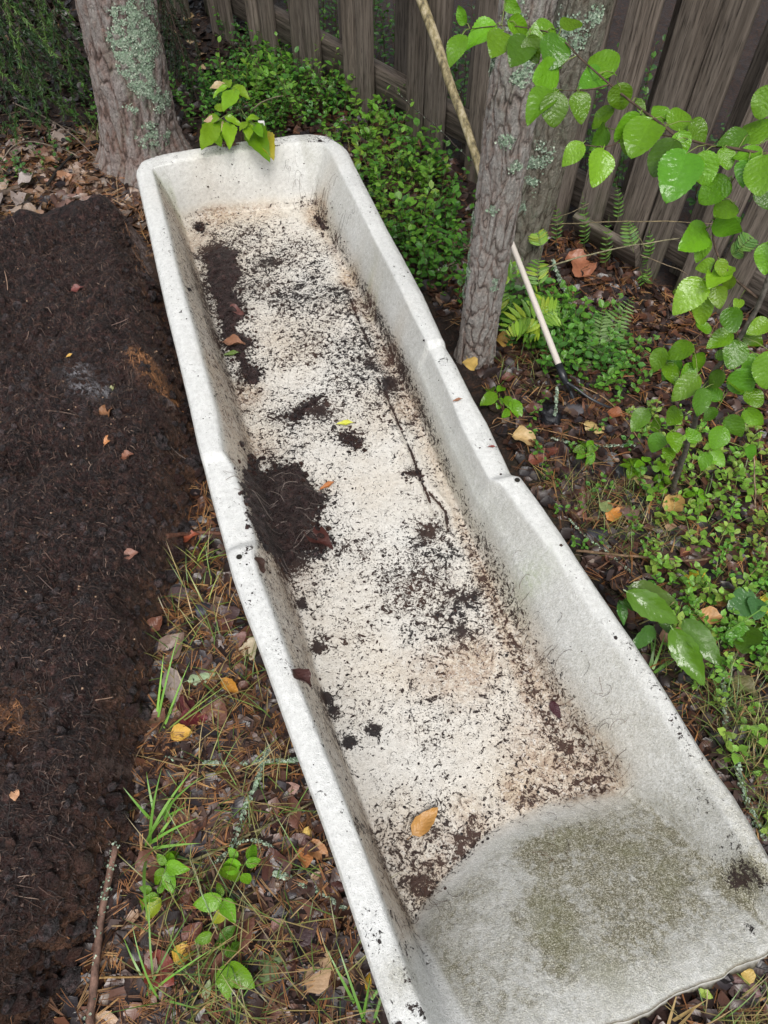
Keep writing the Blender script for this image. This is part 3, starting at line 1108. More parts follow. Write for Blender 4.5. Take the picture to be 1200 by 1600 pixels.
def plates(u, v, nu, seed):
    """cells of cracked bark: value of the cell and distance to its border (wraps in u)"""
    iu, iv = np.floor(u), np.floor(v)
    d1, d2 = np.full(u.shape, 9.0), np.full(u.shape, 9.0)
    cv = np.zeros(u.shape)
    for du in (-1, 0, 1):
        for dv in (-1, 0, 1):
            cu, cw = iu + du, iv + dv
            hu = np.mod(cu, nu).astype(np.int64)
            hw = cw.astype(np.int64)
            sd_ = np.full(hu.shape, int(seed * 131) + 7, np.int64)
            px_ = cu + .1 + .8 * _hash(hu, hw, sd_)
            py_ = cw + .1 + .8 * _hash(hu, hw, sd_ + 1)
            dd = np.hypot(u - px_, v - py_)
            near = dd < d1
            d2 = np.where(near, d1, np.minimum(d2, dd))
            cv = np.where(near, _hash(hu, hw, sd_ + 2), cv)
            d1 = np.minimum(d1, dd)
    return cv, d2 - d1


def trunk_mesh(pts, rads, seed, plate=.006, h=1.2, flare=.35, lich=None, ridge=9.0, nz=420, na=230, nplate=14, pz=.055):
    pts = np.asarray(pts, float)
    tt = np.concatenate([np.linspace(0, .36, nz)[:-1], np.linspace(.36, 1, 40)])
    L = np.linspace(0, 1, len(pts))
    c = np.stack([np.interp(tt, L, pts[:, i]) for i in range(3)], -1)
    r = np.interp(tt, L, rads)
    a = np.linspace(0, 2 * math.pi, na + 1)
    T, A = np.meshgrid(c[:, 2], a, indexing='ij')
    Rr = np.repeat(r[:, None], na + 1, 1)
    Rr = Rr * (1 + flare * np.exp(-np.clip(T, 0, 9) / .07) * (1 + .35 * np.sin(A * 4 + seed)))
    q = np.stack([np.cos(A) * Rr * ridge * 3.6, np.sin(A) * Rr * ridge * 3.6, T * ridge * .85 + seed * 7], -1)
    w = fbm(q * .6, 3)
    wz = fbm(q * .9 + 40, 3)
    c1_, e1_ = plates(A / (2 * math.pi) * nplate + .50 * w, T / (pz * 1.9) + .75 * wz, nplate, seed)
    c2_, e2_ = plates(A / (2 * math.pi) * nplate * 3 + .5 * wz, T / (pz * .42) + .6 * w, nplate * 3, seed + 5)
    q2 = q + .55 * w[..., None]
    rd = 1 - np.abs(fbm(q2, 3, .45)) * 1.5
    fur = (1 - sst(.0, .13 + .10 * np.clip(w, -.9, 1), e1_)) * sst(-.5, .4, wz + .5)
    scale_ = vnoise(q * np.array((1, 1, 1.3)) * 1.7 + 5)
    d = plate * (.75 * sst(.0, .35, e1_) + .5 * c1_ - .7) + plate * .55 * (sst(.0, .3, e2_) * .6 + .7 * c2_ - .6) + plate * .45 * fbm(q * 2.6, 4)
    Rr = Rr + d
    Pn = np.stack([c[:, None, 0] + np.cos(A) * Rr, c[:, None, 1] + np.sin(A) * Rr, T + 0 * A], -1)
    red = np.clip((1 - sst(.05, .45, e1_)) * .55 + .25 * (c2_ > .72) + .5 * np.exp(-T / .12) * sst(-.1, .5, fbm(q * .5 + 9, 2)), 0, 1)
    lv = np.zeros(T.shape) if lich is None else lich(T, A, Pn)
    lv = np.clip(lv * sst(-.05, .35, fbm(q * 1.3 + 31, 3)), 0, 1)
    m = MB()
    m.grid(Pn, np.stack([np.clip(fur * .7 + .22 * (1 - sst(.0, .10, e2_)) * (c1_ > .4), 0, 1), red, lv], -1))
    return m, Pn


def lichen_bits(mb, P, N, n, size, cols, jit=.0):
    """ruffled little lobes standing on a surface"""
    k = rng.integers(0, len(P), n)
    p, nn = P[k], N[k]
    ref = rng.normal(size=(n, 3))
    x = np.cross(ref, nn)
    x /= np.linalg.norm(x, axis=1)[:, None] + 1e-9
    y = np.cross(nn, x)
    tl = rng.uniform(-.6, .6, n)
    R = np.stack([x, y * np.cos(tl)[:, None] + nn * np.sin(tl)[:, None], nn * np.cos(tl)[:, None] - y * np.sin(tl)[:, None]], -1)
    a = np.arange(7) / 7 * 2 * math.pi
    rr = np.array([1, .7, 1.05, .65, 1, .75, .9])
    tv = np.vstack([np.stack([rr * np.cos(a), rr * np.sin(a), .28 + .25 * np.sin(a * 3)], -1), [(0, 0, .05)]])
    tf_ = [(i, (i + 1) % 7, 7) for i in range(7)]
    C = np.asarray(cols)[rng.integers(0, len(cols), n)] * rng.uniform(.7, 1.2, (n, 1))
    mb.inst(tv, tf_, p + nn * .001 + jit * (rng.normal(0, 1, (n, 1)) * x + rng.normal(0, 1, (n, 1)) * y), R, size * rng.uniform(.5, 1.3, n), C)


LCOL = [(.30, .40, .29), (.36, .45, .35), (.24, .34, .23), (.42, .48, .38)]


def pine(name, pts, rads, seed, label, mat, lichf=None, lspots=(), plate=.006, flare=.35, ridge=9.0, nplate=14, pz=.055):
    base = pts[0]
    t = thing(name, (base[0], base[1], 0), label, 'tree')
    m, Pn = trunk_mesh(pts, rads, seed, plate, lich=lichf, flare=flare, ridge=ridge, nplate=nplate, pz=pz)
    m.build('trunk', mat, t)
    if lspots:
        ax = np.array(pts[-1]) - np.array(pts[0])
        V = Pn[:, :-1].reshape(-1, 3)
        cx = np.array(pts[0])[None] + np.clip((V[:, 2:3] - pts[0][2]) / ax[2], 0, 1) * ax[None]
        Nn = V - cx
        Nn[:, 2] = 0
        Nn /= np.linalg.norm(Nn, axis=1)[:, None]
        lb = MB()
        view = CAMP[None] - V
        vis = (view * Nn).sum(1) > 0
        for u, v, r, n in lspots:
            rr = ray(u, v)
            d = V - CAMP
            tt = d @ rr / (rr @ rr)
            dist = np.linalg.norm(d - tt[:, None] * rr, axis=1)
            dist[~vis] = 9
            i0 = np.argmin(dist + .0 * tt)
            dd = np.linalg.norm((V - V[i0]) * np.array((1, 1, .8)), axis=1)
            ok = np.where((dd < r) & vis)[0]
            if len(ok):
                w = np.exp(-(dd[ok] / (r * .6)) ** 2) * (fbm(V[ok] * 55, 2) > -.12)
                if w.sum() > 0:
                    kk = rng.choice(ok, n, p=w / w.sum())
                    lichen_bits(lb, V[kk], Nn[kk], n * 3, .0028, LCOL, .004)
        if lb.n:
            tag(lb.build('lichen', M_LICH, t), kind='stuff')
    return t, Pn


def seg(b, tdir, z, n=6):
    b = np.asarray(b, float)
    return [tuple(b + np.array((tdir[0], tdir[1], 1)) * zz) for zz in np.linspace(-.06, z, n)]


bL = at(222, 262)
treeL, PL = pine('pine_tree', seg((bL[0], bL[1] + .06, 0), (.10, .0), 3.6), (.128, .115, .11, .105, .10, .095), 1.0,
                 'stout lichen spotted pine trunk behind the far left corner of the trough', M_BARK_PINE,
                 lichf=lambda T, A, P: .55 * sst(-1.4, -.2, -np.abs(A - 5.5)) + .1,
                 lspots=[(205, 30, .05, 350), (222, 50, .05, 350), (232, 20, .05, 250), (185, 65, .035, 220), (190, 85, .028, 180), (210, 45, .04, 200), (197, 105, .03, 180), (218, 85, .035, 200), (225, 100, .035, 250), (230, 118, .03, 200), (216, 130, .035, 260),
                         (236, 65, .05, 280), (240, 145, .03, 160), (200, 20, .03, 100), (248, 160, .03, 100), (235, 200, .025, 80), (260, 155, .02, 90), (225, 215, .03, 50), (240, 218, .03, 70), (262, 215, .02, 60), (190, 50, .03, 60), (205, 170, .02, 30), (180, 18, .02, 40)], plate=.0065, nplate=17, pz=.07)
bM = at(741, 566)
treeM, PM = pine('pine_tree', seg((bM[0], bM[1] + .01, 0), (.01, .02), 3.6), (.046, .051, .050, .048, .046, .044), 2.2,
                 'slim scaly pine trunk rising right beside the trough\'s long right rim', M_BARK_SLIM,
                 lichf=lambda T, A, P: .35 * sst(.5, 1.0, T) + .08,
                 lspots=[(733, 340, .012, 60), (722, 400, .014, 90), (712, 440, .012, 70), (730, 365, .012, 60), (758, 98, .02, 90), (805, 30, .03, 40), (815, 120, .02, 60), (830, 100, .02, 50), (712, 460, .008, 40), (790, 220, .015, 40), (805, 265, .015, 60), (718, 420, .012, 60), (770, 330, .012, 20), (772, 445, .01, 40)], plate=.0042, flare=.22, ridge=13, nplate=11, pz=.038)
bR = at(796, 446)
treeR, PR = pine('pine_tree', seg((bR[0], bR[1] + .0, 0), (.075, .0), 3.6), (.066, .060, .057, .055, .052, .05), 3.7,
                 'greyer leaning trunk close behind the slim pine and before the fence', M_BARK_GREY,
                 lichf=lambda T, A, P: .45 + 0 * T,
                 lspots=[(895, 60, .03, 100), (880, 40, .03, 80), (862, 160, .03, 60), (835, 260, .025, 90), (830, 290, .02, 60), (925, 30, .03, 80), (815, 325, .015, 40), (850, 240, .03, 50)], plate=.0028, ridge=15, nplate=14, pz=.03, flare=.25)

# ------------------------------------------------------------------ leaf templates


def leaf_mesh(name, wfun, nv=9, fold=.12, droop=.12, serr=0.0, wav=.03, seed=0, petiole=.0, cup=0.0):
    r = np.random.default_rng(seed)
    v = np.linspace(0, 1, nv)
    us = np.array([-1, -.5, 0, .5, 1])
    P = np.zeros((nv, 5, 3))
    U = np.zeros((nv, 5, 2))
    ph = r.uniform(0, 6)
    for i, vv in enumerate(v):
        w = wfun(vv)
        if serr and 0 < i < nv - 1:
            w *= 1 + serr * (1 if i % 2 else -1)
        for j, u in enumerate(us):
            P[i, j] = (u * w, vv - .05 * abs(u) * (1 - vv), abs(u) * fold * w * 2 - droop * vv * vv + wav * math.sin(vv * 9 + ph + u * 2) * abs(u) - cup * u * u * w + r.normal(0, .004))
            U[i, j] = (u, vv)
    m = MB()
    m.grid(P, (.3, .5, .1), uv=U.reshape(-1, 2))
    if petiole:
        m.add([(-.012, 0, 0), (.012, 0, 0), (.008, -petiole, .02), (-.008, -petiole, .02)], [(0, 1, 2, 3)], (.3, .4, .1), uv=np.array([(0, .5)] * 4))
    return m


def W_ovate(v):
    return .40 * math.sin(math.pi * min(1, v ** .72)) ** .75 * (1 - .1 * v) + .004


def W_round(v):
    return .46 * math.sin(math.pi * min(1, v ** .80)) ** .62 + .004


def W_lance(v):
    return .24 * math.sin(math.pi * min(1, v ** .8)) ** .85 + .003


def W_ell(v):
    return .27 * math.sin(math.pi * v) ** .7 + .004


MESH_OV = [leaf_mesh('leaf', W_ovate, 27, f, d, .035, .03, k, .16).mesh('leaf') for k, (f, d) in enumerate(((.10, .10), (.18, .2), (.05, .28), (.14, .02)))]
MESH_RD = [leaf_mesh('leaf', W_round, 27, f, d, .03, .03, k + 9, .16).mesh('leaf') for k, (f, d) in enumerate(((.08, .12), (.15, .22), (.03, .05)))]
MESH_LA = [leaf_mesh('leaf', W_lance, 13, f, d, .05, .04, k + 20, .1).mesh('leaf') for k, (f, d) in enumerate(((.12, .15), (.2, .3)))]
MESH_DOV = [leaf_mesh('leaf', W_ovate, 9, f, d, .04, w, k + 30, .25, c).mesh('leaf') for k, (f, d, w, c) in enumerate(((.15, -.1, .08, .0), (.3, -.25, .1, .0), (.02, .1, .06, .5), (.4, .1, .12, .0), (.05, -.05, .04, .2)))]
MESH_DLA = [leaf_mesh('leaf', W_lance, 9, f, d, .07, .06, k + 40, .2, c).mesh('leaf') for k, (f, d, c) in enumerate(((.3, -.15, 0), (.1, .2, .6)))]
for me in MESH_OV + MESH_RD + MESH_LA:
    me.materials.append(M_LEAF)
for me in MESH_DOV + MESH_DLA:
    me.materials.append(M_DEAD)


def leaf_M(b, tip, up=(0, 0, 1), wid=1.0, roll=0.0):
    b, tip = Vector(b), Vector(tip)
    y = tip - b
    L = y.length
    y.normalize()
    n = Vector(up)
    x = y.cross(n).normalized()
    n = x.cross(y)
    if roll:
        q = Matrix.Rotation(roll, 3, y)
        x, n = q @ x, q @ n
    return Matrix(((x.x * L * wid, y.x * L, n.x * L, b.x), (x.y * L * wid, y.y * L, n.y * L, b.y), (x.z * L * wid, y.z * L, n.z * L, b.z), (0, 0, 0, 1)))


G_FRESH, G_DEEP, G_LIME, G_YEL = (.10, .25, .012), (.06, .17, .012), (.17, .34, .02), (.38, .36, .05)

# ------------------------------------------------------------------ sapling with hanging branches (upper right)
LV = [  # base u,v  tip u,v  kind  depth
    (727, 37, 712, 4, 'o', 1.22), (774, 40, 720, 72, 'o', 1.2), (722, 55, 697, 103, 'o', 1.2), (786, 50, 766, 96, 'o', 1.18), (790, 2, 816, 22, 'o', 1.2), (795, 33, 832, 56, 'o', 1.18), (866, 46, 822, 58, 'o', 1.17),
    (823, 60, 797, 108, 'o', 1.17), (826, 58, 840, 102, 'o', 1.16), (872, 57, 858, 111, 'r', 1.14), (878, 42, 914, 26, 'o', 1.15), (872, 108, 830, 130, 'r', 1.15), (866, 146, 866, 199, 'r', 1.12), (862, 142, 822, 186, 'o', 1.14),
    (903, 145, 913, 189, 'o', 1.12), (958, 114, 921, 84, 'r', 1.12), (944, 117, 902, 134, 'o', 1.13), (966, 132, 974, 179, 'r', 1.08), (995, 155, 1009, 180, 'l', 1.09), (957, 170, 920, 206, 'o', 1.12), (998, 180, 960, 224, 'r', 1.06),
    (946, 200, 927, 234, 'o', 1.1), (910, 225, 876, 257, 'o', 1.06), (942, 235, 926, 296, 'o', 1.03), (985, 205, 978, 248, 'o', 1.06), (1018, 188, 984, 242, 'r', 1.05), (1040, 188, 1022, 163, 'r', 1.06), (1045, 196, 1086, 176, 'r', 1.05),
    (1080, 190, 1106, 224, 'o', 1.04), (1062, 207, 1068, 252, 'o', 1.0), (1054, 220, 1012, 282, 'r', .98), (1072, 240, 1044, 312, 'r', .97), (1100, 238, 1104, 296, 'r', .96), (1130, 232, 1142, 270, 'r', .97), (1168, 210, 1120, 220, 'o', .97),
    (1190, 240, 1142, 246, 'o', .95), (1190, 245, 1186, 308, 'r', .93), (1170, 250, 1158, 290, 'o', .95), (1205, 135, 1184, 188, 'r', .97), (1137, 280, 1090, 318, 'r', .99), (1140, 285, 1106, 322, 'o', 1.0), (1146, 318, 1114, 342, 'r', 1.02),
    (1118, 346, 1162, 372, 'o', 1.04), (1102, 358, 1060, 392, 'o', 1.07), (1105, 372, 1086, 414, 'o', 1.07), (1122, 356, 1160, 330, 'o', 1.06), (1119, 412, 1085, 421, 'o', 1.08), (1123, 406, 1131, 434, 'o', 1.07), (1133, 418, 1104, 450, 'o', 1.09),
    (1140, 428, 1136, 460, 'o', 1.09), (1097, 438, 1050, 494, 'o', 1.1), (1120, 448, 1126, 489, 'o', 1.1), (1100, 464, 1094, 516, 'o', 1.12), (1155, 468, 1150, 486, 'o', 1.12), (1140, 482, 1148, 524, 'r', 1.12), (1200, 502, 1164, 524, 'o', 1.12),
    (1142, 520, 1098, 546, 'o', 1.15), (1155, 534, 1140, 578, 'r', 1.15), (1082, 540, 1036, 556, 'o', 1.18), (1036, 545, 1020, 584, 'o', 1.2), (1042, 568, 1056, 602, 'o', 1.22), (1085, 555, 1100, 582, 'o', 1.19), (1130, 582, 1106, 606, 'r', 1.18),
    (1090, 588, 1044, 632, 'o', 1.18), (1098, 608, 1092, 652, 'o', 1.17), (1150, 580, 1172, 620, 'r', 1.17), (1190, 560, 1160, 590, 'r', 1.18), (1085, 570, 1062, 596, 'o', 1.2), (1160, 590, 1150, 612, 'o', 1.2), (1130, 668, 1112, 706, 'r', 1.24),
    (1140, 650, 1160, 690, 'o', 1.24), (1165, 640, 1196, 668, 'o', 1.23), (1010, 640, 985, 676, 'o', 1.3), (1060, 560, 1030, 600, 'o', 1.22), (1032, 678, 1016, 712, 'o', 1.28), (1050, 676, 1060, 712, 'o', 1.27), (1044, 700, 1046, 726, 'o', 1.28),
    (1016, 668, 1040, 655, 'o', 1.3), (1106, 708, 1094, 737, 'o', 1.28), (1112, 705, 1134, 732, 'o', 1.28), (1200, 380, 1194, 436, 'o', 1.04), (1205, 550, 1196, 620, 'r', 1.14), (1085, 620, 1110, 640, 'o', 1.22), (1170, 610, 1192, 640, 'r', 1.19),
    (1120, 560, 1140, 545, 'o', 1.18), (1130, 430, 1150, 410, 'o', 1.08), (1200, 215, 1160, 190, 'o', 1.0), (1195, 285, 1205, 330, 'r', .97), (1060, 640, 1040, 668, 'o', 1.26), (1125, 625, 1100, 600, 'o', 1.2), (1165, 520, 1196, 545, 'o', 1.15),
    (1120, 640, 1095, 660, 'o', 1.22), (1090, 690, 1072, 668, 'o', 1.26), (1165, 700, 1185, 720, 'o', 1.26), (1140, 600, 1165, 598, 'r', 1.18), (1108, 520, 1085, 500, 'o', 1.14), (1062, 470, 1080, 450, 'o', 1.12)]
sb = surf(1052, 768)
sap = thing('leafy_sapling', (sb[0], sb[1], 0), 'sapling with mottled stem and broad glossy green leaves arching before the fence', 'sapling')
stem = [sb + (0, 0, -.02), atd(1072, 700, 1.55), atd(1092, 640, 1.35), atd(1105, 590, 1.22), atd(1150, 540, 1.16), atd(1190, 470, 1.10), atd(1225, 360, 1.0), atd(1240, 250, .95)]
wb = MB()


def smooth_path(pts, n=24):
    pts = np.asarray(pts, float)
    for _ in range(3):
        q = np.empty((2 * len(pts), 3))
        a, b = pts[:-1], pts[1:]
        q = np.concatenate([np.stack([.75 * a + .25 * b, .25 * a + .75 * b], 1).reshape(-1, 3)])
        pts = np.vstack([pts[0], q, pts[-1]])
    d = np.concatenate([[0], np.cumsum(np.linalg.norm(np.diff(pts, axis=0), axis=1))])
    t = np.linspace(0, d[-1], n)
    return np.stack([np.interp(t, d, pts[:, i]) for i in range(3)], -1)


def twig(mb, pts, r0, r1, c=(.07, .05, .04), n=16, sides=6, wob=0.0):
    p = smooth_path(pts, n)
    if wob:
        p = p + wob * np.stack([vnoise(p * 40 + k * 31) for k in range(3)], -1)
    mb.tube(p, np.linspace(r0, r1, n), sides, c)
    return p


twig(wb, stem, .0065, .0035, (.10, .09, .075), 40, 7, .002)
wb.build('stem', M_TWIG, sap)
BR = [([atd(1240, 250, .95), atd(1190, 240, .95), atd(1110, 228, .98), atd(1055, 212, 1.02), atd(985, 208, 1.07)], .003), ([atd(1055, 212, 1.02), atd(1000, 170, 1.07), atd(952, 132, 1.1), atd(900, 85, 1.13), atd(872, 52, 1.15), atd(800, 38, 1.19), atd(735, 45, 1.21)], .0022),
      ([atd(985, 208, 1.07), atd(950, 232, 1.07), atd(910, 226, 1.07)], .0015), ([atd(952, 132, 1.1), atd(925, 140, 1.11), atd(870, 142, 1.14)], .0014), ([atd(1190, 470, 1.10), atd(1150, 440, 1.1), atd(1120, 405, 1.07), atd(1110, 355, 1.06), atd(1128, 310, 1.02), atd(1165, 250, .97)], .0024),
      ([atd(1120, 405, 1.07), atd(1105, 440, 1.1), atd(1095, 470, 1.12)], .0014), ([atd(1150, 540, 1.16), atd(1110, 535, 1.17), atd(1060, 548, 1.2), atd(1030, 560, 1.22)], .0018), ([atd(1105, 590, 1.22), atd(1140, 610, 1.2), atd(1180, 625, 1.2)], .0016),
      ([atd(1092, 640, 1.35), atd(1050, 660, 1.3), atd(1030, 672, 1.29)], .0014), ([atd(1092, 640, 1.35), atd(1125, 650, 1.26), atd(1110, 700, 1.28)], .0014), ([atd(1190, 470, 1.10), atd(1155, 500, 1.13), atd(1150, 530, 1.15)], .0014)]
BPTS = [smooth_path(stem, 40)]
for pts, r in BR:
    wb = MB()
    BPTS.append(twig(wb, pts, r, .0007, (.075, .05, .035), 18, 5, .0015))
    wb.build('branch', M_TWIG, sap)
BPTS = np.concatenate(BPTS)
pet = MB()
for k, (u0, v0, u1, v1, kind, d) in enumerate(LV):
    r = np.random.default_rng(k + 400)
    b = atd(u0, v0, d)
    tip = atd(u1, v1, d + r.uniform(-.018, .028))
    ms = {'o': MESH_OV, 'r': MESH_RD, 'l': MESH_LA}[kind]
    # blades face the light above, a little towards the open side
    up = Vector((r.normal(-.12, .30), r.normal(-.35, .28), 1.0))
    y = Vector(tip - b).normalized()
    toward = Vector(CAMP - b).normalized()
    up = (up.normalized() * .55 + toward * .75)
    c = np.array(G_FRESH) * r.uniform(.8, 1.25)
    if r.random() < .25:
        c = np.array(G_DEEP) * r.uniform(.9, 1.3)
    if v0 > 400 and v0 < 520 and r.random() < .6 or (u0, v0) in ((910, 225), (942, 235)):
        c = np.array(G_LIME) * r.uniform(.8, 1.05)
    o = child('leaf', ms[k % len(ms)], sap, leaf_M(b, b + (tip - b) * r.uniform(.84, 1.0), up, r.uniform(.86, 1.08), r.normal(0, .35)), tuple(c))
    j = np.argmin(np.linalg.norm(BPTS - b, axis=1))
    q = BPTS[j]
    if np.linalg.norm(q - b) < .09:
        pet.tube([q, (q + b) / 2 + (0, 0, .004), b], [.0009, .0008, .0007], 4, (.16, .20, .05))
pet.build('petioles', M_VC, sap)
tag(bpy.data.objects['petioles'], kind='stuff')


def traced_plant(name, base, label, leaves, stems, kind='o', cols=(G_FRESH,), seed=1, up=(0, -.35, 1), srad=.0018, scol=(.12, .16, .05), toward=.35, wid=1.0, cat='plant', group=None, ls=1.0):
    """a plant whose leaves are single parts: leaves [(u0,v0,u1,v1,z)], stems [[(u,v,z)...]]"""
    t = thing(name, (base[0], base[1], float(gz(base[0], base[1]))), label, cat, group)
    r = np.random.default_rng(seed)
    sm = MB()
    for st in stems:
        twig(sm, [at(u, v, z) for u, v, z in st], srad, srad * .5, scol, 12, 5)
    if sm.n:
        sm.build('stem', M_VC, t)
    ms = {'o': MESH_OV, 'r': MESH_RD, 'l': MESH_LA}[kind]
    for k, lf in enumerate(leaves):
        u0, v0, u1, v1, z = lf[:5]
        b = at(u0, v0, z)
        tip = at(u1, v1, z + r.uniform(-.02, .008))
        tip = b + (tip - b) * ls
        u_ = Vector(up) + Vector((r.normal(0, .2), r.normal(0, .2), 0))
        u_ = u_.normalized() + Vector(CAMP - b).normalized() * toward
        c = np.array(lf[5] if len(lf) > 5 else cols[k % len(cols)]) * r.uniform(.85, 1.15)
        child('leaf', ms[k % len(ms)], t, leaf_M(b, tip, u_, wid, r.normal(0, .2)), tuple(c))
    return t


# yellow-green sprig at the far end of the trough
b = at(372, 215, .0)
traced_plant('young_shrub', at(378, 200, 0), 'lime green young shrub overhanging the far rim of the trough', [
    (357, 136, 351, 119, .36, G_LIME), (355, 136, 330, 146, .36, G_LIME), (350, 130, 327, 136, .36, (.42, .34, .18)), (366, 136, 386, 147, .36, G_LIME), (368, 140, 349, 168, .36, G_LIME), (352, 172, 331, 162, .33, G_LIME), (342, 186, 317, 188, .31, (.55, .40, .25)), (342, 184, 318, 186, .318, G_LIME), (336, 193, 317, 228, .30, G_LIME),
    (340, 188, 352, 213, .30, G_FRESH), (352, 182, 378, 194, .32, G_LIME), (360, 195, 357, 218, .30, G_LIME), (386, 190, 374, 202, .32, G_LIME), (388, 188, 408, 178, .33, G_LIME), (389, 195, 388, 216, .31, G_LIME), (394, 196, 410, 232, .28, G_FRESH), (396, 194, 410, 210, .31, G_FRESH), (414, 208, 421, 234, .27, (.33, .30, .035)),
    (353, 190, 350, 206, .30, (.5, .38, .25)), (386, 185, 396, 200, .325, G_LIME), (338, 215, 345, 226, .28, G_FRESH)],
    [[(378, 225, .05), (380, 200, .25), (373, 160, .33), (362, 138, .36)], [(376, 170, .31), (388, 188, .33), (412, 206, .29)], [(374, 172, .30), (358, 176, .33), (338, 190, .31)]], 'l', seed=5, wid=1.0, toward=.15)

# big drooping leaves beside the near right rim
traced_plant('broadleaf_seedling', at(1045, 985, 0), 'seedling with large pointed dark green leaves drooping beside the right rim', [
    (985, 918, 1062, 940, .17, (.085, .17, .025)), (982, 926, 1064, 976, .18, (.09, .19, .02)), (975, 940, 1030, 955, .15, (.06, .16, .03)), (968, 940, 978, 975, .12, (.06, .16, .03)), (1020, 980, 990, 1015, .10, (.06, .15, .03)), (1052, 985, 1100, 1070, .14, (.085, .19, .018)), (1070, 970, 1128, 1040, .15, (.09, .23, .03)), (1030, 975, 1062, 990, .12, (.055, .15, .025))],
    [[(1045, 990, 0), (1055, 965, .12), (1066, 940, .19)], [(960, 935, .02), (970, 930, .12), (984, 918, .17)]], 'l', seed=8, wid=.95, toward=.2, srad=.0016)
traced_plant('maple_seedling', at(1150, 960, 0), 'small seedling with toothed dull green leaves among bilberry stems at the right edge', [
    (1180, 935, 1140, 950, .06, (.06, .17, .05)), (1180, 935, 1185, 965, .06, (.06, .17, .05)), (1170, 985, 1135, 1000, .05, G_DEEP), (1172, 980, 1160, 1018, .05, G_DEEP)], [[(1178, 960, 0), (1180, 935, .06)]], 'r', seed=9)

# raspberry-like sprouts on the strip between slab and trough
G1 = (.12, .29, .015)
traced_plant('serrate_sprout', at(345, 1440, 0), 'bright green toothed sprout leaning on a twig left of the near rim', [
    (388, 1345, 397, 1325, .06, G1), (375, 1352, 352, 1355, .06, G1), (372, 1362, 345, 1370, .055, G1), (385, 1350, 402, 1345, .06, G1), (345, 1405, 312, 1413, .05, G1), (350, 1408, 362, 1432, .05, G1), (347, 1400, 340, 1385, .05, G1), (352, 1405, 366, 1410, .045, G1), (352, 1425, 336, 1438, .05, (.3, .36, .03)),
    (330, 1460, 310, 1470, .03, G1), (350, 1510, 352, 1548, .03, G1), (358, 1508, 388, 1535, .03, G1), (345, 1468, 362, 1452, .03, G_DEEP), (350, 1480, 340, 1470, .03, G_DEEP), (352, 1490, 372, 1478, .03, G_DEEP), (370, 1340, 360, 1328, .055, G1), (380, 1365, 388, 1378, .05, G1)],
    [[(352, 1500, 0), (350, 1450, .03), (356, 1400, .05), (385, 1345, .06)]], 'o', seed=12, wid=.85, ls=1.35)
traced_plant('serrate_sprout', at(250, 1400, 0), 'small bright sprout with yellowing lower leaves beside the soil slab foot', [
    (258, 1350, 248, 1338, .05, G1), (262, 1352, 285, 1358, .05, G1), (258, 1360, 242, 1378, .045, G1), (262, 1362, 268, 1388, .045, G1), (245, 1400, 228, 1405, .03, G1), (250, 1405, 232, 1430, .03, (.28, .38, .03)), (248, 1395, 255, 1382, .03, G1), (225, 1410, 205, 1420, .02, G1), (270, 1355, 262, 1336, .05, G1), (212, 1440, 190, 1450, .01, (.5, .36, .03)), (256, 1345, 278, 1338, .05, G1), (236, 1392, 222, 1388, .03, G1)],
    [[(240, 1420, 0), (250, 1385, .03), (260, 1352, .05)]], 'o', seed=13, wid=.8, ls=1.35)
traced_plant('broadleaf_seedling', at(780, 620, 0), 'low seedling with a few pale green leaves behind the pine foot', [
    (775, 615, 752, 632, .05, G1), (778, 612, 790, 600, .05, G1), (790, 620, 800, 638, .04, G1), (800, 625, 815, 652, .04, G1), (783, 622, 778, 640, .03, G1), (770, 612, 762, 600, .04, G1), (796, 640, 786, 652, .03, G1)], [[(785, 640, 0), (780, 615, .05)]], 'l', seed=14, wid=1.2)
traced_plant('meadow_seedling', at(915, 710, 0), 'soft green seedling with oval leaflets on bare litter below the sapling', [
    (912, 700, 895, 705, .04, G1), (914, 698, 908, 685, .04, G1), (918, 698, 930, 688, .04, G1), (918, 702, 935, 700, .04, G1), (920, 706, 928, 722, .035, G1), (912, 706, 902, 716, .03, G1), (905, 715, 892, 722, .02, G1), (925, 715, 915, 728, .03, G1)], [[(915, 715, 0), (915, 700, .04)]], 'o', seed=15)
traced_plant('oval_leaved_plant', at(985, 730, 0), 'little plant with paired oval leaves near the sapling stem', [
    (985, 728, 968, 726, .05, G1), (988, 726, 980, 712, .05, G1), (990, 728, 1000, 715, .05, G1), (992, 730, 1008, 726, .05, G1), (988, 732, 982, 748, .04, G1), (992, 734, 1002, 746, .04, G1), (1005, 720, 1018, 712, .04, G1)], [[(988, 745, 0), (988, 728, .05)]], 'o', seed=16)
traced_plant('oval_leaved_plant', at(1035, 745, 0), 'upright plant with glossy paired leaves right at the sapling stem', [
    (1030, 735, 1018, 728, .07, G1), (1032, 733, 1038, 720, .07, G1), (1036, 736, 1050, 730, .06, G1), (1034, 745, 1020, 750, .05, G1), (1038, 745, 1046, 758, .05, G1), (1036, 755, 1024, 762, .03, G1), (1040, 752, 1052, 748, .04, G1), (1036, 760, 1034, 775, .03, G1)], [[(1038, 768, 0), (1034, 734, .07)]], 'o', seed=17)
traced_plant('oval_leaved_plant', at(1090, 780, 0), 'fresh green low plant on the mossy ground right of the sapling stem', [
    (1085, 775, 1070, 768, .05, G1), (1088, 772, 1084, 758, .05, G1), (1092, 774, 1106, 768, .05, G1), (1090, 780, 1102, 790, .04, G1), (1086, 782, 1076, 792, .04, G1), (1094, 784, 1090, 800, .03, G1), (1096, 778, 1112, 782, .03, G1), (1080, 770, 1066, 776, .04, G1)], [[(1090, 795, 0), (1088, 774, .05)]], 'o', seed=18)

# ------------------------------------------------------------------ ferns and pinnate leaves


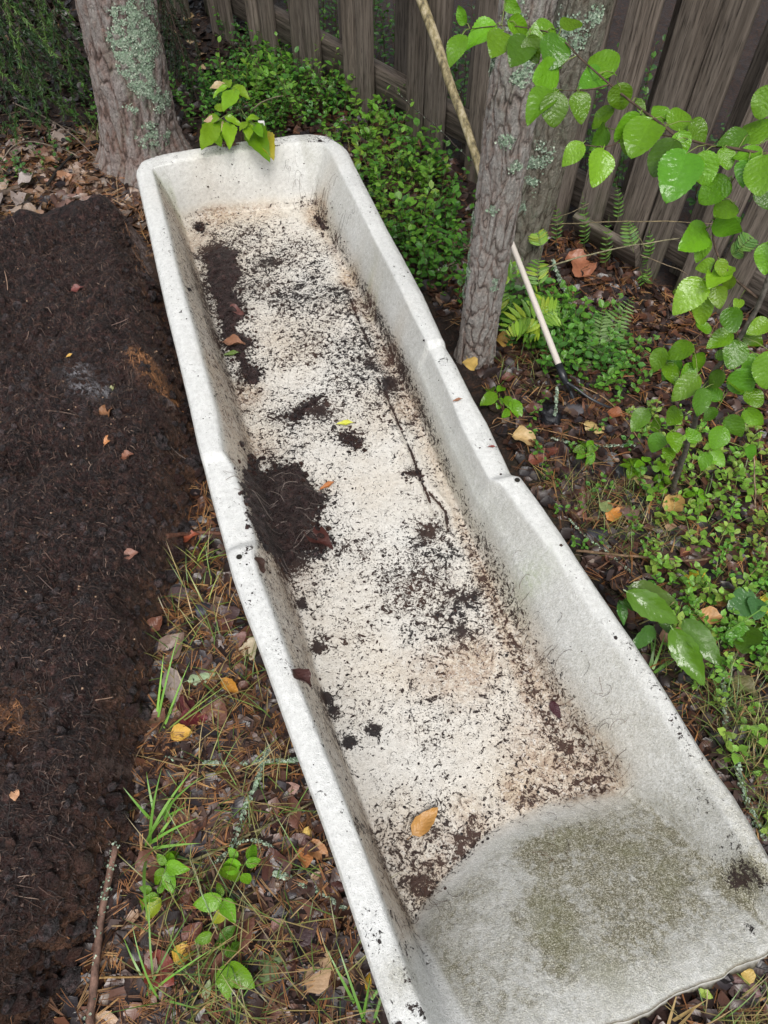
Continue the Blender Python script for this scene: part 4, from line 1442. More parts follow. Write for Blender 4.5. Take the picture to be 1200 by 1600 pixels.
def frond(t, pts, n, lmax, cols, name='frond', taper=.7, wid=.2, sw=.0012):
    m = MB()
    p = smooth_path(pts, n + 3)
    m.tube(p, np.linspace(sw, sw * .4, len(p)), 4, (.13, .17, .05))
    tan = np.gradient(p, axis=0)
    tan /= np.linalg.norm(tan, axis=1)[:, None]
    for i in range(2, n + 2):
        f = (i - 1) / n
        L = lmax * (math.sin(math.pi * min(1, .25 + f * .75)) ** taper) + .004
        view = CAMP - p[i]
        view /= np.linalg.norm(view)
        nn = np.array((0, -.2, 1)) * .7 + view * .5
        side = np.cross(tan[i], nn)
        side /= np.linalg.norm(side)
        nn = np.cross(side, tan[i])
        for sg_ in (-1, 1):
            d = side * sg_ * .9 + tan[i] * .42 + nn * random.uniform(-.15, .1)
            d /= np.linalg.norm(d)
            w = np.cross(d, nn)
            w /= np.linalg.norm(w)
            k = np.array([(0, .15), (.25, .5), (.6, .42), (.85, .22), (1, .0)])
            V = []
            for a, b_ in k:
                for s_ in (-1, 0, 1):
                    V.append(p[i] + d * L * a + w * s_ * b_ * wid * L * 2 * .5 + nn * (abs(s_) * .05 * L - .12 * L * a * a))
            F = [(r_ * 3 + c_, r_ * 3 + c_ + 1, r_ * 3 + c_ + 4, r_ * 3 + c_ + 3) for r_ in range(4) for c_ in range(2)]
            m.add(V, F, np.array(cols[random.randrange(len(cols))]) * random.uniform(.8, 1.2), uv=np.array([(s_, a) for a, b_ in k for s_ in (-1, 0, 1)]))
    return m.build(name, M_SMALL, t)


fern = thing('fern', (*at(938, 560, 0)[:2], 0), 'pale green fern with ladder-like fronds by the fence foot', 'fern')
FC = [(.13, .22, .07), (.16, .25, .09), (.10, .19, .05)]
for pts, n, L in (([(938, 575, .01), (945, 535, .06), (962, 500, .08), (992, 462, .08)], 15, .045), ([(930, 570, .01), (935, 530, .08), (945, 480, .10)], 13, .04), ([(940, 575, .01), (965, 545, .05), (975, 520, .05), (985, 560, .03)], 11, .03), ([(935, 578, .01), (925, 560, .05), (938, 520, .07)], 10, .03)):
    frond(fern, [at(u, v, z) for u, v, z in pts], n, L, FC, wid=.24)
fern2 = thing('fern', (*at(830, 520, 0)[:2], 0), 'yellow-green rowan-like fronds spreading over the pale tool handle', 'fern')
FY = [(.18, .31, .03), (.14, .27, .03), (.24, .33, .03), (.11, .23, .03)]
for pts, n, L in (([(855, 515, .08), (830, 492, .12), (795, 505, .11), (785, 530, .08)], 11, .055), ([(835, 500, .10), (860, 485, .13), (880, 490, .11)], 8, .05), ([(838, 505, .10), (845, 480, .13), (860, 462, .13)], 8, .05), ([(850, 510, .06), (815, 510, .10), (790, 500, .08)], 9, .05),
                  ([(800, 440, .2), (790, 428, .23), (783, 425, .22)], 5, .045), ([(815, 440, .18), (800, 420, .21), (797, 405, .21)], 5, .04), ([(845, 455, .16), (838, 425, .2), (845, 400, .21)], 8, .035), ([(840, 440, .16), (825, 445, .18), (822, 452, .17)], 4, .03), ([(845, 390, .2), (842, 372, .22), (838, 355, .24)], 8, .03), ([(780, 500, .03), (778, 470, .1), (782, 440, .12)], 8, .035)):
    frond(fern2, [at(u, v, z) for u, v, z in pts], n, L, FY, wid=.26)
vet = thing('pinnate_seedling', (*at(925, 400, 0)[:2], 0), 'thin upright seedlings with feathery leaflets against the fence boards', 'seedling')
FG = [(.07, .17, .03), (.09, .20, .03), (.12, .22, .04)]
for pts, n, L in (([(945, 420, .0), (948, 385, .1), (950, 350, .16), (952, 335, .18)], 9, .02), ([(1010, 420, 0), (1018, 390, .1), (1014, 355, .15)], 10, .025), ([(990, 395, .1), (985, 370, .14), (978, 340, .16)], 8, .028), ([(912, 390, .02), (915, 355, .12), (910, 300, .2)], 10, .018), ([(1150, 395, .22), (1172, 372, .26), (1185, 360, .27)], 9, .03), ([(1140, 400, .2), (1160, 385, .24)], 7, .026), ([(868, 385, .05), (872, 345, .14), (868, 315, .2)], 8, .018), ([(965, 350, .12), (968, 310, .2), (962, 285, .23)], 8, .015), ([(1000, 420, .02), (1010, 450, .0), (1012, 410, .08)], 8, .02)):
    frond(vet, [at(u, v, z) for u, v, z in pts], n, L, FG, wid=.3, sw=.0008)

# ------------------------------------------------------------------ lingonberry and bilberry thickets


def berry_mesh(seed, n_st, hgt, rad, llen, cols, per=13):
    r = np.random.default_rng(seed)
    st, lf = MB(), MB()
    tv = np.array([(0, 0, 0), (-.26, .3, .05), (0, .32, -.01), (.26, .3, .05), (-.30, .62, .03), (0, .66, -.04), (.30, .62, .03), (0, 1, -.10)])
    tf_ = [(0, 2, 1, 1), (0, 3, 2, 2), (1, 2, 5, 4), (2, 3, 6, 5), (4, 5, 7, 7), (5, 6, 7, 7)]
    tri = [(0, 2, 1), (0, 3, 2), (1, 2, 5), (1, 5, 4), (2, 3, 6), (2, 6, 5), (4, 5, 7), (5, 6, 7)]
    tuv = np.stack([tv[:, 0] * 3.3, tv[:, 1]], -1)
    P, Y, Pi, Ro, Sc, C = [], [], [], [], [], []
    for k in range(n_st):
        a, d = r.uniform(0, 6.28), rad * math.sqrt(r.random())
        b = np.array((d * math.cos(a), d * math.sin(a), 0))
        hh_ = hgt * r.uniform(.55, 1.1)
        a2 = a + r.normal(0, .8)
        lean = r.uniform(.1, .6) * hh_
        top = b + np.array((lean * math.cos(a2), lean * math.sin(a2), hh_))
        mid = (b + top) / 2 + np.array((r.normal(0, .01), r.normal(0, .01), .01))
        p = smooth_path([b + (0, 0, -.03), mid, top], 7)
        st.tube(p, np.linspace(.0011, .0006, 7), 4, (.10, .07, .035))
        base_c = np.array(cols[r.integers(len(cols))])
        for j in range(per):
            f = .30 + .7 * j / (per - 1)
            q = b * (1 - f) + top * f + np.array((0, 0, .0))
            q = np.array([np.interp(f, np.linspace(0, 1, 7), p[:, i]) for i in range(3)])
            P.append(q)
            Y.append(j * 2.4 + r.normal(0, .3))
            Pi.append(r.normal(.28, .28) + .25 * (f > .85))
            Ro.append(r.normal(0, .3))
            Sc.append(llen * r.uniform(.7, 1.15) * (1 - .25 * (f > .93)))
            C.append(base_c * r.uniform(.7, 1.3))
    lf.inst(tv, np.array(tri), np.array(P), rots(np.array(Y), np.array(Pi), np.array(Ro)), np.array(Sc), np.clip(np.array(C), 0, 1), tuv)
    return st, lf


def berry_thing(nm, label, group, seed, n_st, hgt, rad, llen, cols, per=13):
    t = thing(nm, (0, 0, 0), label, 'shrub', group)
    st, lf = berry_mesh(seed, n_st, hgt, rad, llen, cols, per)
    tag(st.build('stems', M_VC, t), kind='stuff')
    tag(lf.build('leaves', M_SMALL, t), kind='stuff')
    bpy.data.objects[t.name]
    return t


DK = [(.035, .11, .02), (.045, .14, .02), (.06, .17, .02), (.085, .21, .022)]
MD = [(.06, .17, .03), (.08, .21, .03), (.10, .24, .03)]
LT = [(.12, .28, .035), (.16, .31, .04), (.10, .25, .03), (.2, .3, .05)]
used = {}


def near_label(label, marks, q):
    if not marks:
        return label
    return label + ' ' + min(marks, key=lambda m: np.hypot(*(at(m[0], m[1], 0)[:2] - q)))[2]


def scatter_berry(protos, poly, n, hmin, seed, label, group, smin=.8, smax=1.15, z=0.03, marks=None):
    r = np.random.default_rng(seed)
    pl = [at(u, v, z)[:2] for u, v in poly]
    pl = np.array(pl)
    lo, hi = pl.min(0), pl.max(0)
    out = []
    tries = 0
    while len(out) < n and tries < 20000:
        tries += 1
        q = lo + r.random(2) * (hi - lo)
        if poly_sd(q[0], q[1], pl) < 0:
            continue
        if poly_sd(q[0], q[1], TOUT) > -.05 or poly_sd(q[0], q[1], PB) > -.03:
            continue
        if any(np.hypot(*(q - w)) < hmin for w in out):
            continue
        if min(np.hypot(*(q - c[:2])) - rr for c, rr in ((bL, .17), (bM, .09), (bR, .10))) < 0:
            continue
        out.append(q)
    for q in out:
        pr = protos[r.integers(len(protos))]
        loc = (q[0], q[1], float(gz(q[0], q[1])))
        if pr.name not in used:
            used[pr.name] = 1
            pr.location = loc
            pr.rotation_euler = (0, 0, r.uniform(0, 6.28))
            pr['label'], pr['group'] = near_label(label, marks, q), group
        else:
            dup(pr, loc, r.uniform(0, 6.28), r.uniform(smin, smax), near_label(label, marks, q), group)


LA1 = 'glossy dark green lingonberry shrub in the thicket'
thick = [berry_thing('lingonberry_shrub', LA1, 'thicket', 100 + k, n_, h_, r_, l_, c_, p_) for k, (n_, h_, r_, l_, c_, p_) in enumerate(((8, .13, .07, .026, DK, 10), (6, .19, .06, .030, DK[1:], 9), (9, .10, .07, .022, DK[:3], 11), (5, .22, .05, .024, [(.085, .21, .022), (.12, .24, .03)], 10), (4, .15, .06, .036, [(.10, .23, .025), (.15, .25, .03)], 7)))]
scatter_berry(thick, [(330, 190), (345, 120), (430, 100), (560, 150), (640, 235), (700, 290), (720, 330), (702, 470), (660, 470), (545, 270), (505, 205), (420, 200)], 62, .058, 1, LA1, 'lingonberry thicket between trough and fence', marks=[(450, 170, 'behind the far rim'), (540, 200, 'at the far right corner'), (600, 300, 'behind the far right rim'), (680, 300, 'left of the slim pine'), (690, 440, 'at the slim pine foot'), (590, 200, 'along the fence boards'), (400, 130, 'right of the lime shrub')])
LA2 = 'dark small leaved lingonberry shrub'
thick2 = [berry_thing('lingonberry_shrub', LA2, 'x', 140 + k, 7, .12, .07, .024, DK[:3], 10) for k in range(2)]
scatter_berry(thick2, [(300, 200), (280, 140), (350, 30), (470, 60), (560, 150), (430, 200)], 26, .09, 2, LA2, 'lingonberry shrubs in the shade beyond the trough', marks=[(310, 180, 'beside the left pine'), (360, 60, 'in the farthest dark litter'), (470, 90, 'at the far fence boards'), (400, 180, 'behind the lime shrub')])
LA3 = 'glossy mid green lingonberry shrub'
thick3 = [berry_thing('lingonberry_shrub', LA3, 'x', 160 + k, 7, .10, .06, .026, MD, 10) for k in range(3)]
scatter_berry(thick3, [(765, 480), (800, 440), (860, 470), (900, 500), (960, 530), (975, 600), (900, 590), (860, 545), (790, 500)], 20, .055, 3, LA3, 'lingonberry shrubs around the tool', marks=[(790, 480, 'right of the slim pine'), (860, 480, 'behind the pale handle'), (920, 520, 'left of the pale fern'), (930, 590, 'right of the tool head')])
LA4 = 'light green bilberry sprig on mossy ground'
low = [berry_thing('bilberry_sprig', LA4, 'x', 180 + k, 4, .07, .045, .021, LT, 8) for k in range(4)]
scatter_berry(low, [(985, 640), (1250, 700), (1260, 1330), (1180, 1250), (1080, 1050), (1000, 900), (1010, 830), (1060, 880)], 46, .06, 4, LA4, 'bilberry sprigs right of the trough', .75, 1.2, marks=[(1020, 670, 'under the sapling leaves'), (1150, 760, 'right of the sapling stem'), (1050, 850, 'by the curved twig'), (1160, 900, 'near the right picture edge'), (1080, 1000, 'around the drooping seedling'), (1150, 1120, 'beside the bark shedding stick'), (1190, 1230, 'by the lower right rim')])
LA5 = 'small bilberry sprig scattered in the litter under the sapling'
low2 = [berry_thing('bilberry_sprig', LA5, 'x', 190 + k, 3, .05, .03, .016, MD, 8) for k in range(2)]
scatter_berry(low2, [(800, 640), (990, 560), (1030, 650), (1050, 860), (930, 850), (850, 740)], 16, .09, 5, LA5, 'bilberry sprigs under the sapling')
LA6 = 'dense bilberry shrub in the mossy patch along the right edge'
low3 = [berry_thing('bilberry_shrub', LA6, 'x', 196 + k, 8, .06, .07, .019, [(.09, .24, .03), (.13, .28, .04)], 10) for k in range(2)]
scatter_berry(low3, [(1060, 890), (1260, 860), (1260, 1040), (1150, 1050), (1080, 960)], 12, .08, 6, LA6, 'bilberry shrubs along the right edge', marks=[(1090, 930, 'under the bright yellow leaf'), (1170, 900, 'above the maple seedling'), (1180, 1010, 'below the maple seedling')])
LA7 = 'lone lingonberry shrub with bright leaves at the left pine\'s shaded side'
l7 = [berry_thing('lingonberry_shrub', LA7, None, 199, 5, .13, .04, .022, [(.08, .22, .03)], 9)]
used[l7[0].name] = 1
q = surf(138, 195)
l7[0].location = q
LA8 = 'tiny seedling in the shade behind the dry leaves'
l8 = [berry_thing('bilberry_sprig', LA8, 'x', 203, 4, .09, .05, .022, [(.05, .13, .03), (.09, .15, .03)], 7)]
scatter_berry(l8, [(40, 225), (120, 215), (130, 250), (60, 262), (5, 290), (0, 250)], 5, .08, 8, LA8, 'seedlings behind the dry leaves')
LA9 = 'dark bilberry shrub seen through the gaps behind the fence'
l9 = [berry_thing('bilberry_shrub', LA9, 'x', 204, 14, .3, .14, .022, DK, 14)]
for k in range(26):
    r_ = np.random.default_rng(k + 900)
    s_ = -.8 + 3.6 * (k + r_.random()) / 26
    p = FA + FD * s_ - FN_ * r_.uniform(.22, .5)
    if k == 0:
        l9[0].location = (p[0], p[1], 0)
        l9[0]['label'], l9[0]['group'] = LA9, 'shrubs behind the fence'
    else:
        dup(l9[0], (p[0], p[1], 0), r_.uniform(0, 6), r_.uniform(.8, 1.4), LA9, 'shrubs behind the fence')

# ------------------------------------------------------------------ litter: leaf fragments, needles, crumbs


def sample_poly(poly, n, z=0.0, r=rng):
    pl = np.array([at(u, v, z)[:2] for u, v in poly])
    lo, hi = pl.min(0), pl.max(0)
    out = np.zeros((0, 2))
    while len(out) < n:
        q = lo + r.random((n * 2, 2)) * (hi - lo)
        out = np.vstack([out, q[poly_sd(q[:, 0], q[:, 1], pl) > 0]])
    return out[:n]


def free_ground(q, mt=-.005, mp=.0):
    return q[(poly_sd(q[:, 0], q[:, 1], TOUT) < mt) & (poly_sd(q[:, 0], q[:, 1], PB) < mp)]


def normals_R(q, yaw, tilt, zf=gz):
    e = .008
    zx = (zf(q[:, 0] + e, q[:, 1]) - zf(q[:, 0] - e, q[:, 1])) / (2 * e)
    zy = (zf(q[:, 0], q[:, 1] + e) - zf(q[:, 0], q[:, 1] - e)) / (2 * e)
    n = np.stack([-zx, -zy, np.ones(len(q))], -1)
    n += rng.normal(0, 1, (len(q), 3)) * np.array((1, 1, 0)) * np.asarray(tilt)
    n /= np.linalg.norm(n, axis=1)[:, None]
    y = np.stack([np.cos(yaw), np.sin(yaw), np.zeros(len(q))], -1)
    x = np.cross(y, n)
    x /= np.linalg.norm(x, axis=1)[:, None]
    y = np.cross(n, x)
    return np.stack([x, y, n], -1)


STRIP = [(238, 430), (300, 700), (350, 860), (640, 1640), (80, 1640), (190, 1350), (240, 1050), (290, 850), (290, 700)]
RIGHT = [(690, 440), (800, 400), (860, 375), (920, 360), (1000, 430), (1080, 470), (1300, 520), (1300, 1640), (900, 1640), (1000, 1000), (790, 700)]
FARR = [(440, 205), (380, 120), (420, 60), (600, 160), (720, 270), (760, 420), (690, 500), (560, 270)]
DRY = [(-120, 215), (60, 200), (170, 210), (240, 250), (245, 420), (200, 335), (60, 372), (-120, 390)]
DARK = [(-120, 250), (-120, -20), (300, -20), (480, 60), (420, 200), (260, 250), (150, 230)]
FRONTR = [(900, 1500), (1300, 1400), (1300, 1700), (800, 1700)]


def litter_leaves(specs):
    m = MB()
    n_, k_ = 5, 3
    for poly, n, smin, smax, cols, tilt in specs:
        q = free_ground(sample_poly(poly, n))
        n = len(q)
        for var in range(4):
            s = q[var::4]
            if not len(s):
                continue
            r = np.random.default_rng(var + 77 + n)
            v = np.linspace(0, 1, 5)
            w = np.array([.02, .30, .36, .26, .02]) * r.uniform(.75, 1.2, 5)
            tv, tuv = [], []
            cu = (.25, -.2, .4, .05)[var]
            for i in range(5):
                for j in (-1, 0, 1):
                    tv.append((j * w[i] + r.normal(0, .02), v[i] - .5, cu * (j * j) * w[i] + (.16, -.2, .05, .35)[var] * (v[i] - .5) ** 2 * 2 + r.normal(0, .025)))
                    tuv.append((j, v[i]))
            tf_ = [(i * 3 + j, i * 3 + j + 1, i * 3 + j + 4, i * 3 + j + 3) for i in range(4) for j in range(2)]
            C = np.asarray(cols)[rng.integers(0, len(cols), len(s))] * rng.uniform(.55, 1.45, (len(s), 1))
            yaw = rng.uniform(0, 6.28, len(s))
            P = np.hstack([s, (gz(s[:, 0], s[:, 1]) + rng.uniform(.000, .012, len(s)))[:, None]])
            m.inst(tv, tf_, P, normals_R(s, yaw, tilt), rng.uniform(smin, smax, len(s)), C, tuv)
    return m


WET = [(.016, .010, .009), (.022, .013, .011), (.032, .018, .015), (.045, .022, .016), (.065, .028, .017), (.02, .016, .018), (.05, .03, .024)]
TAN = [(.11, .07, .045), (.16, .10, .06), (.09, .05, .03), (.14, .11, .09)]
lm = litter_leaves([(STRIP, 2600, .016, .050, WET, .25), (STRIP, 260, .015, .035, TAN, .3), (RIGHT, 5200, .016, .05, WET, .25), (RIGHT, 300, .012, .03, TAN, .3), (FARR, 2200, .02, .055, WET, .3), (FARR, 200, .02, .045, TAN, .3),
                    (DRY, 900, .02, .06, WET + TAN, .4), (DRY, 500, .025, .065, [(.17, .12, .09), (.22, .17, .14), (.13, .08, .055)], .45), (DARK, 2600, .02, .06, [(.010, .007, .006), (.015, .010, .008), (.022, .013, .01)], .4), (DARK, 60, .02, .05, TAN, .4)])  # DARK leaves take lowered browns, the shade under the trees put into their colour
tag(lm.build('leaf_litter', M_DEADBITS), kind='stuff')


def needle_mesh(specs, zf=gz, lift=(.001, .014), width=.0013):
    m = MB()
    for poly, n, cols, lmin, lmax in specs:
        q = sample_poly(poly, n)
        if zf is gz:
            q = free_ground(q)
        for var in range(3):
            s = q[var::3]
            a = (.10, .22, .05)[var]
            c = (.04, -.05, .09)[var]
            tv = []
            for sg_ in (-1, 1):
                for k in range(4):
                    f = k / 3
                    x = sg_ * a * f * .5 + c * f * f
                    tv += [(x - .5, f, .06 * math.sin(f * 3)), (x + .5, f, .06 * math.sin(f * 3))]
            tv = np.array(tv)
            wv = np.where(np.arange(len(tv)) % 2 == 0, -.5, .5)
            tv[:, 0] -= wv
            tv[:, 0] += wv * (width / .05)
            tf_ = [(b + 2 * k, b + 2 * k + 1, b + 2 * k + 3, b + 2 * k + 2) for b in (0, 8) for k in range(3)]
            C = np.asarray(cols)[rng.integers(0, len(cols), len(s))] * rng.uniform(.6, 1.4, (len(s), 1))
            P = np.hstack([s, (zf(s[:, 0], s[:, 1]) + rng.uniform(*lift, len(s)))[:, None]])
            L = rng.uniform(lmin, lmax, len(s))
            m.inst(tv, tf_, P, normals_R(s, rng.uniform(0, 6.28, len(s)), .18, zf), np.stack([np.full(len(s), .05), L, L], -1), C)
    return m


NDL = [(.25, .11, .035), (.18, .075, .025), (.32, .18, .07), (.12, .055, .025), (.10, .045, .02)]
nm = needle_mesh([(STRIP, 2600, NDL, .03, .06), (RIGHT, 3300, NDL, .03, .06), (FARR, 500, NDL, .03, .05), (DRY, 1500, NDL + [(.3, .2, .12)], .03, .07), (DARK, 150, NDL, .03, .06)])
tag(nm.build('fallen_needles', M_VC), kind='stuff')

# ------------------------------------------------------------------ grass


def blades(m, bases, L, wid, cols, bend=(.5, 1.3), nseg=6, yaw=None, lean=.5):
    n = len(bases)
    if yaw is None:
        yaw = rng.uniform(0, 6.28, n)
    L = np.broadcast_to(L, (n,)) if np.isscalar(L) else L
    th0 = np.clip(rng.normal(lean, .25, n), .05, 1.3)
    bd = rng.uniform(*bend, n)
    pts = [np.array(bases, float)]
    d = np.stack([np.cos(yaw), np.sin(yaw)], -1)
    for k in range(nseg):
        th = th0 + bd * ((k + .5) / nseg) ** 1.3
        st = L / nseg
        pts.append(pts[-1] + np.stack([d[:, 0] * np.sin(th) * st, d[:, 1] * np.sin(th) * st, np.cos(th) * st], -1))
    side = np.stack([-d[:, 1], d[:, 0], np.zeros(n)], -1)
    V = []
    for k, p in enumerate(pts):
        w = wid * (1 - (k / nseg) ** 2.2) * (.6 + .4 * min(1, k / 1.5))
        V += [p - side * np.reshape(w, (-1, 1) if np.ndim(w) else ()), p + side * np.reshape(w, (-1, 1) if np.ndim(w) else ())]
    V = np.stack(V, 1)
    kk = 2 * (nseg + 1)
    f = np.array([(2 * k, 2 * k + 1, 2 * k + 3, 2 * k + 2) for k in range(nseg)])
    F = (f[None] + (np.arange(n) * kk)[:, None, None]).reshape(-1, 4)
    C = np.asarray(cols)[rng.integers(0, len(cols), n)] * rng.uniform(.7, 1.3, (n, 1))
    m.add(V.reshape(-1, 3), F, np.repeat(C, kk, 0))


GR = [(.09, .17, .03), (.13, .20, .04), (.07, .13, .03), (.20, .20, .06), (.26, .20, .08)]
GRY = [(.22, .17, .07), (.28, .2, .09), (.15, .15, .04)]
gm_ = MB()
for poly, n, l0_, l1_, w, cols in (([(255, 850), (345, 870), (440, 1130), (330, 1160), (260, 1080)], 150, .05, .14, .0011, GR + GRY), ([(300, 1180), (480, 1200), (620, 1620), (250, 1620), (250, 1380)], 330, .05, .16, .0011, GR + GRY), ([(830, 740), (1000, 760), (1100, 860), (960, 880)], 420, .03, .09, .0008, GR + GRY),
                                   ([(1090, 1080), (1210, 1080), (1260, 1330), (1180, 1320)], 420, .04, .12, .0010, GR), ([(1010, 1020), (1200, 1000), (1250, 1150), (1080, 1130)], 260, .03, .10, .0009, GR), ([(950, 1700), (1300, 1460), (1300, 1700)], 420, .04, .12, .0011, GR + GRY), ([(940, 700), (1250, 740), (1250, 1000), (1000, 900)], 260, .03, .09, .0008, GR + GRY),
                                   ([(130, 190), (170, 200), (165, 245), (140, 240)], 40, .06, .13, .0012, GR), ([(800, 530), (850, 560), (860, 640), (770, 620)], 60, .04, .09, .0009, GR + GRY), ([(500, 180), (700, 290), (650, 420)], 80, .05, .12, .0010, GR), ([(330, 1400), (400, 1620), (280, 1620)], 90, .04, .12, .0012, GR)):
    q = free_ground(sample_poly(poly, n))
    blades(gm_, np.hstack([q, gz(q[:, 0], q[:, 1])[:, None] - .003]), rng.uniform(l0_, l1_, len(q)), w, cols)
tag(gm_.build('grass', M_GRASS), kind='stuff')


def tuft(u, v, n, L, wid, yaw0, spread, label, cols, lean=.7, bend=(.4, 1.2)):
    p = surf(u, v)
    t = thing('grass_tuft', p, label, 'grass tuft')
    for k in range(n):
        m = MB()
        blades(m, [p + (rng.normal(0, .008), rng.normal(0, .008), -.004)], float(L * rng.uniform(.55, 1.1)), wid, cols, bend, 9, np.array([yaw0 + rng.normal(0, spread)]), lean)
        m.build('blade', M_GRASS, t)


GB = [(.12, .27, .035), (.16, .32, .05), (.10, .22, .03)]
tuft(225, 1330, 8, .20, .0032, .3, .8, 'broad bladed bright grass tuft arching at the foot of the soil slab', GB, .8)
tuft(250, 1290, 5, .15, .0028, 1.1, .6, 'loose group of pale broad grass blades above the arching tuft beside the slab', GB, .7)
tuft(245, 1145, 4, .22, .0026, 1.2, .25, 'long straight grass blades rising past a bleached dead leaf', GB, .9, (.0, .25))
tuft(250, 1150, 4, .24, .0018, .5, .15, 'long thin grass stem slanting up to the left rim of the trough', [(.16, .22, .05)], 1.1, (.0, .2))
tuft(330, 950, 7, .13, .0016, 2.0, 1.2, 'thin yellow-green grass tuft bowing towards the soil slab', [(.16, .24, .04), (.22, .25, .06)], .8)
tuft(300, 880, 6, .13, .0014, .2, .8, 'yellowing grass tuft below the reddish stick at the slab edge', [(.24, .24, .06), (.16, .24, .04)], .9)
tuft(560, 1600, 6, .16, .0026, 1.9, .5, 'fresh grass blades beside the near left end of the trough', GB, .6)
tuft(235, 1560, 6, .16, .0020, .9, .7, 'thin grass tuft behind the thick lichened stick', GB, .8)
tuft(1085, 850, 4, .16, .0022, .9, .25, 'few arching grass blades over bilberry sprigs right of the trough', GB, .9, (.4, .9))
tuft(1020, 1060, 5, .12, .0030, 1.1, .5, 'broad grass blades below the large drooping seedling leaves', GB, .6)
tuft(1120, 1010, 3, .18, .0022, .4, .2, 'slanting grass blades at the right edge over bilberry', GB, 1.0, (.0, .3))
tuft(1045, 1610, 3, .12, .0028, 1.1, .2, 'straw coloured blade standing below the broken lip of the trough', [(.34, .24, .10)], .7, (.0, .2))

# ------------------------------------------------------------------ single fallen leaves
ALL_DEAD = MESH_DOV + MESH_DLA


def fallen(u, v, px_size, yaw, col, label, me=0, where='ground', tilt=.15, lift=.016, group=None, wid=1.0):
    if where == 'trough':
        p = on_trough(u, v)
    elif where == 'air':
        p = at(u, v, lift)
    else:
        p = surf(u, v)
    d = float(np.dot(p - CAMP, (0, math.cos(PITCH), -math.sin(PITCH))))
    L = px_size / FPX * d * 1.12
    r = np.random.default_rng(int(u * 7 + v * 13))
    n = Vector((r.normal(0, tilt), r.normal(0, tilt), 1))
    if where == 'trough':
        h = TBVH.ray_cast(Vector((p[0], p[1], 2)), Vector((0, 0, -1)))
        n = (n + h[1] * 1.5 * (1 if h[1].z > 0 else -1)) if h[1] else n
    y = Vector((math.cos(yaw), math.sin(yaw), 0))
    y = (y - n * (y.dot(n) / n.length_squared)).normalized()
    b = Vector(p) - y * L * .5 + n.normalized() * (lift if where != 'air' else 0)
    o = child('fallen_leaf', ALL_DEAD[me], None, leaf_M(b, b + y * L, n, wid), col)
    return tag(o, label, 'leaf', group)


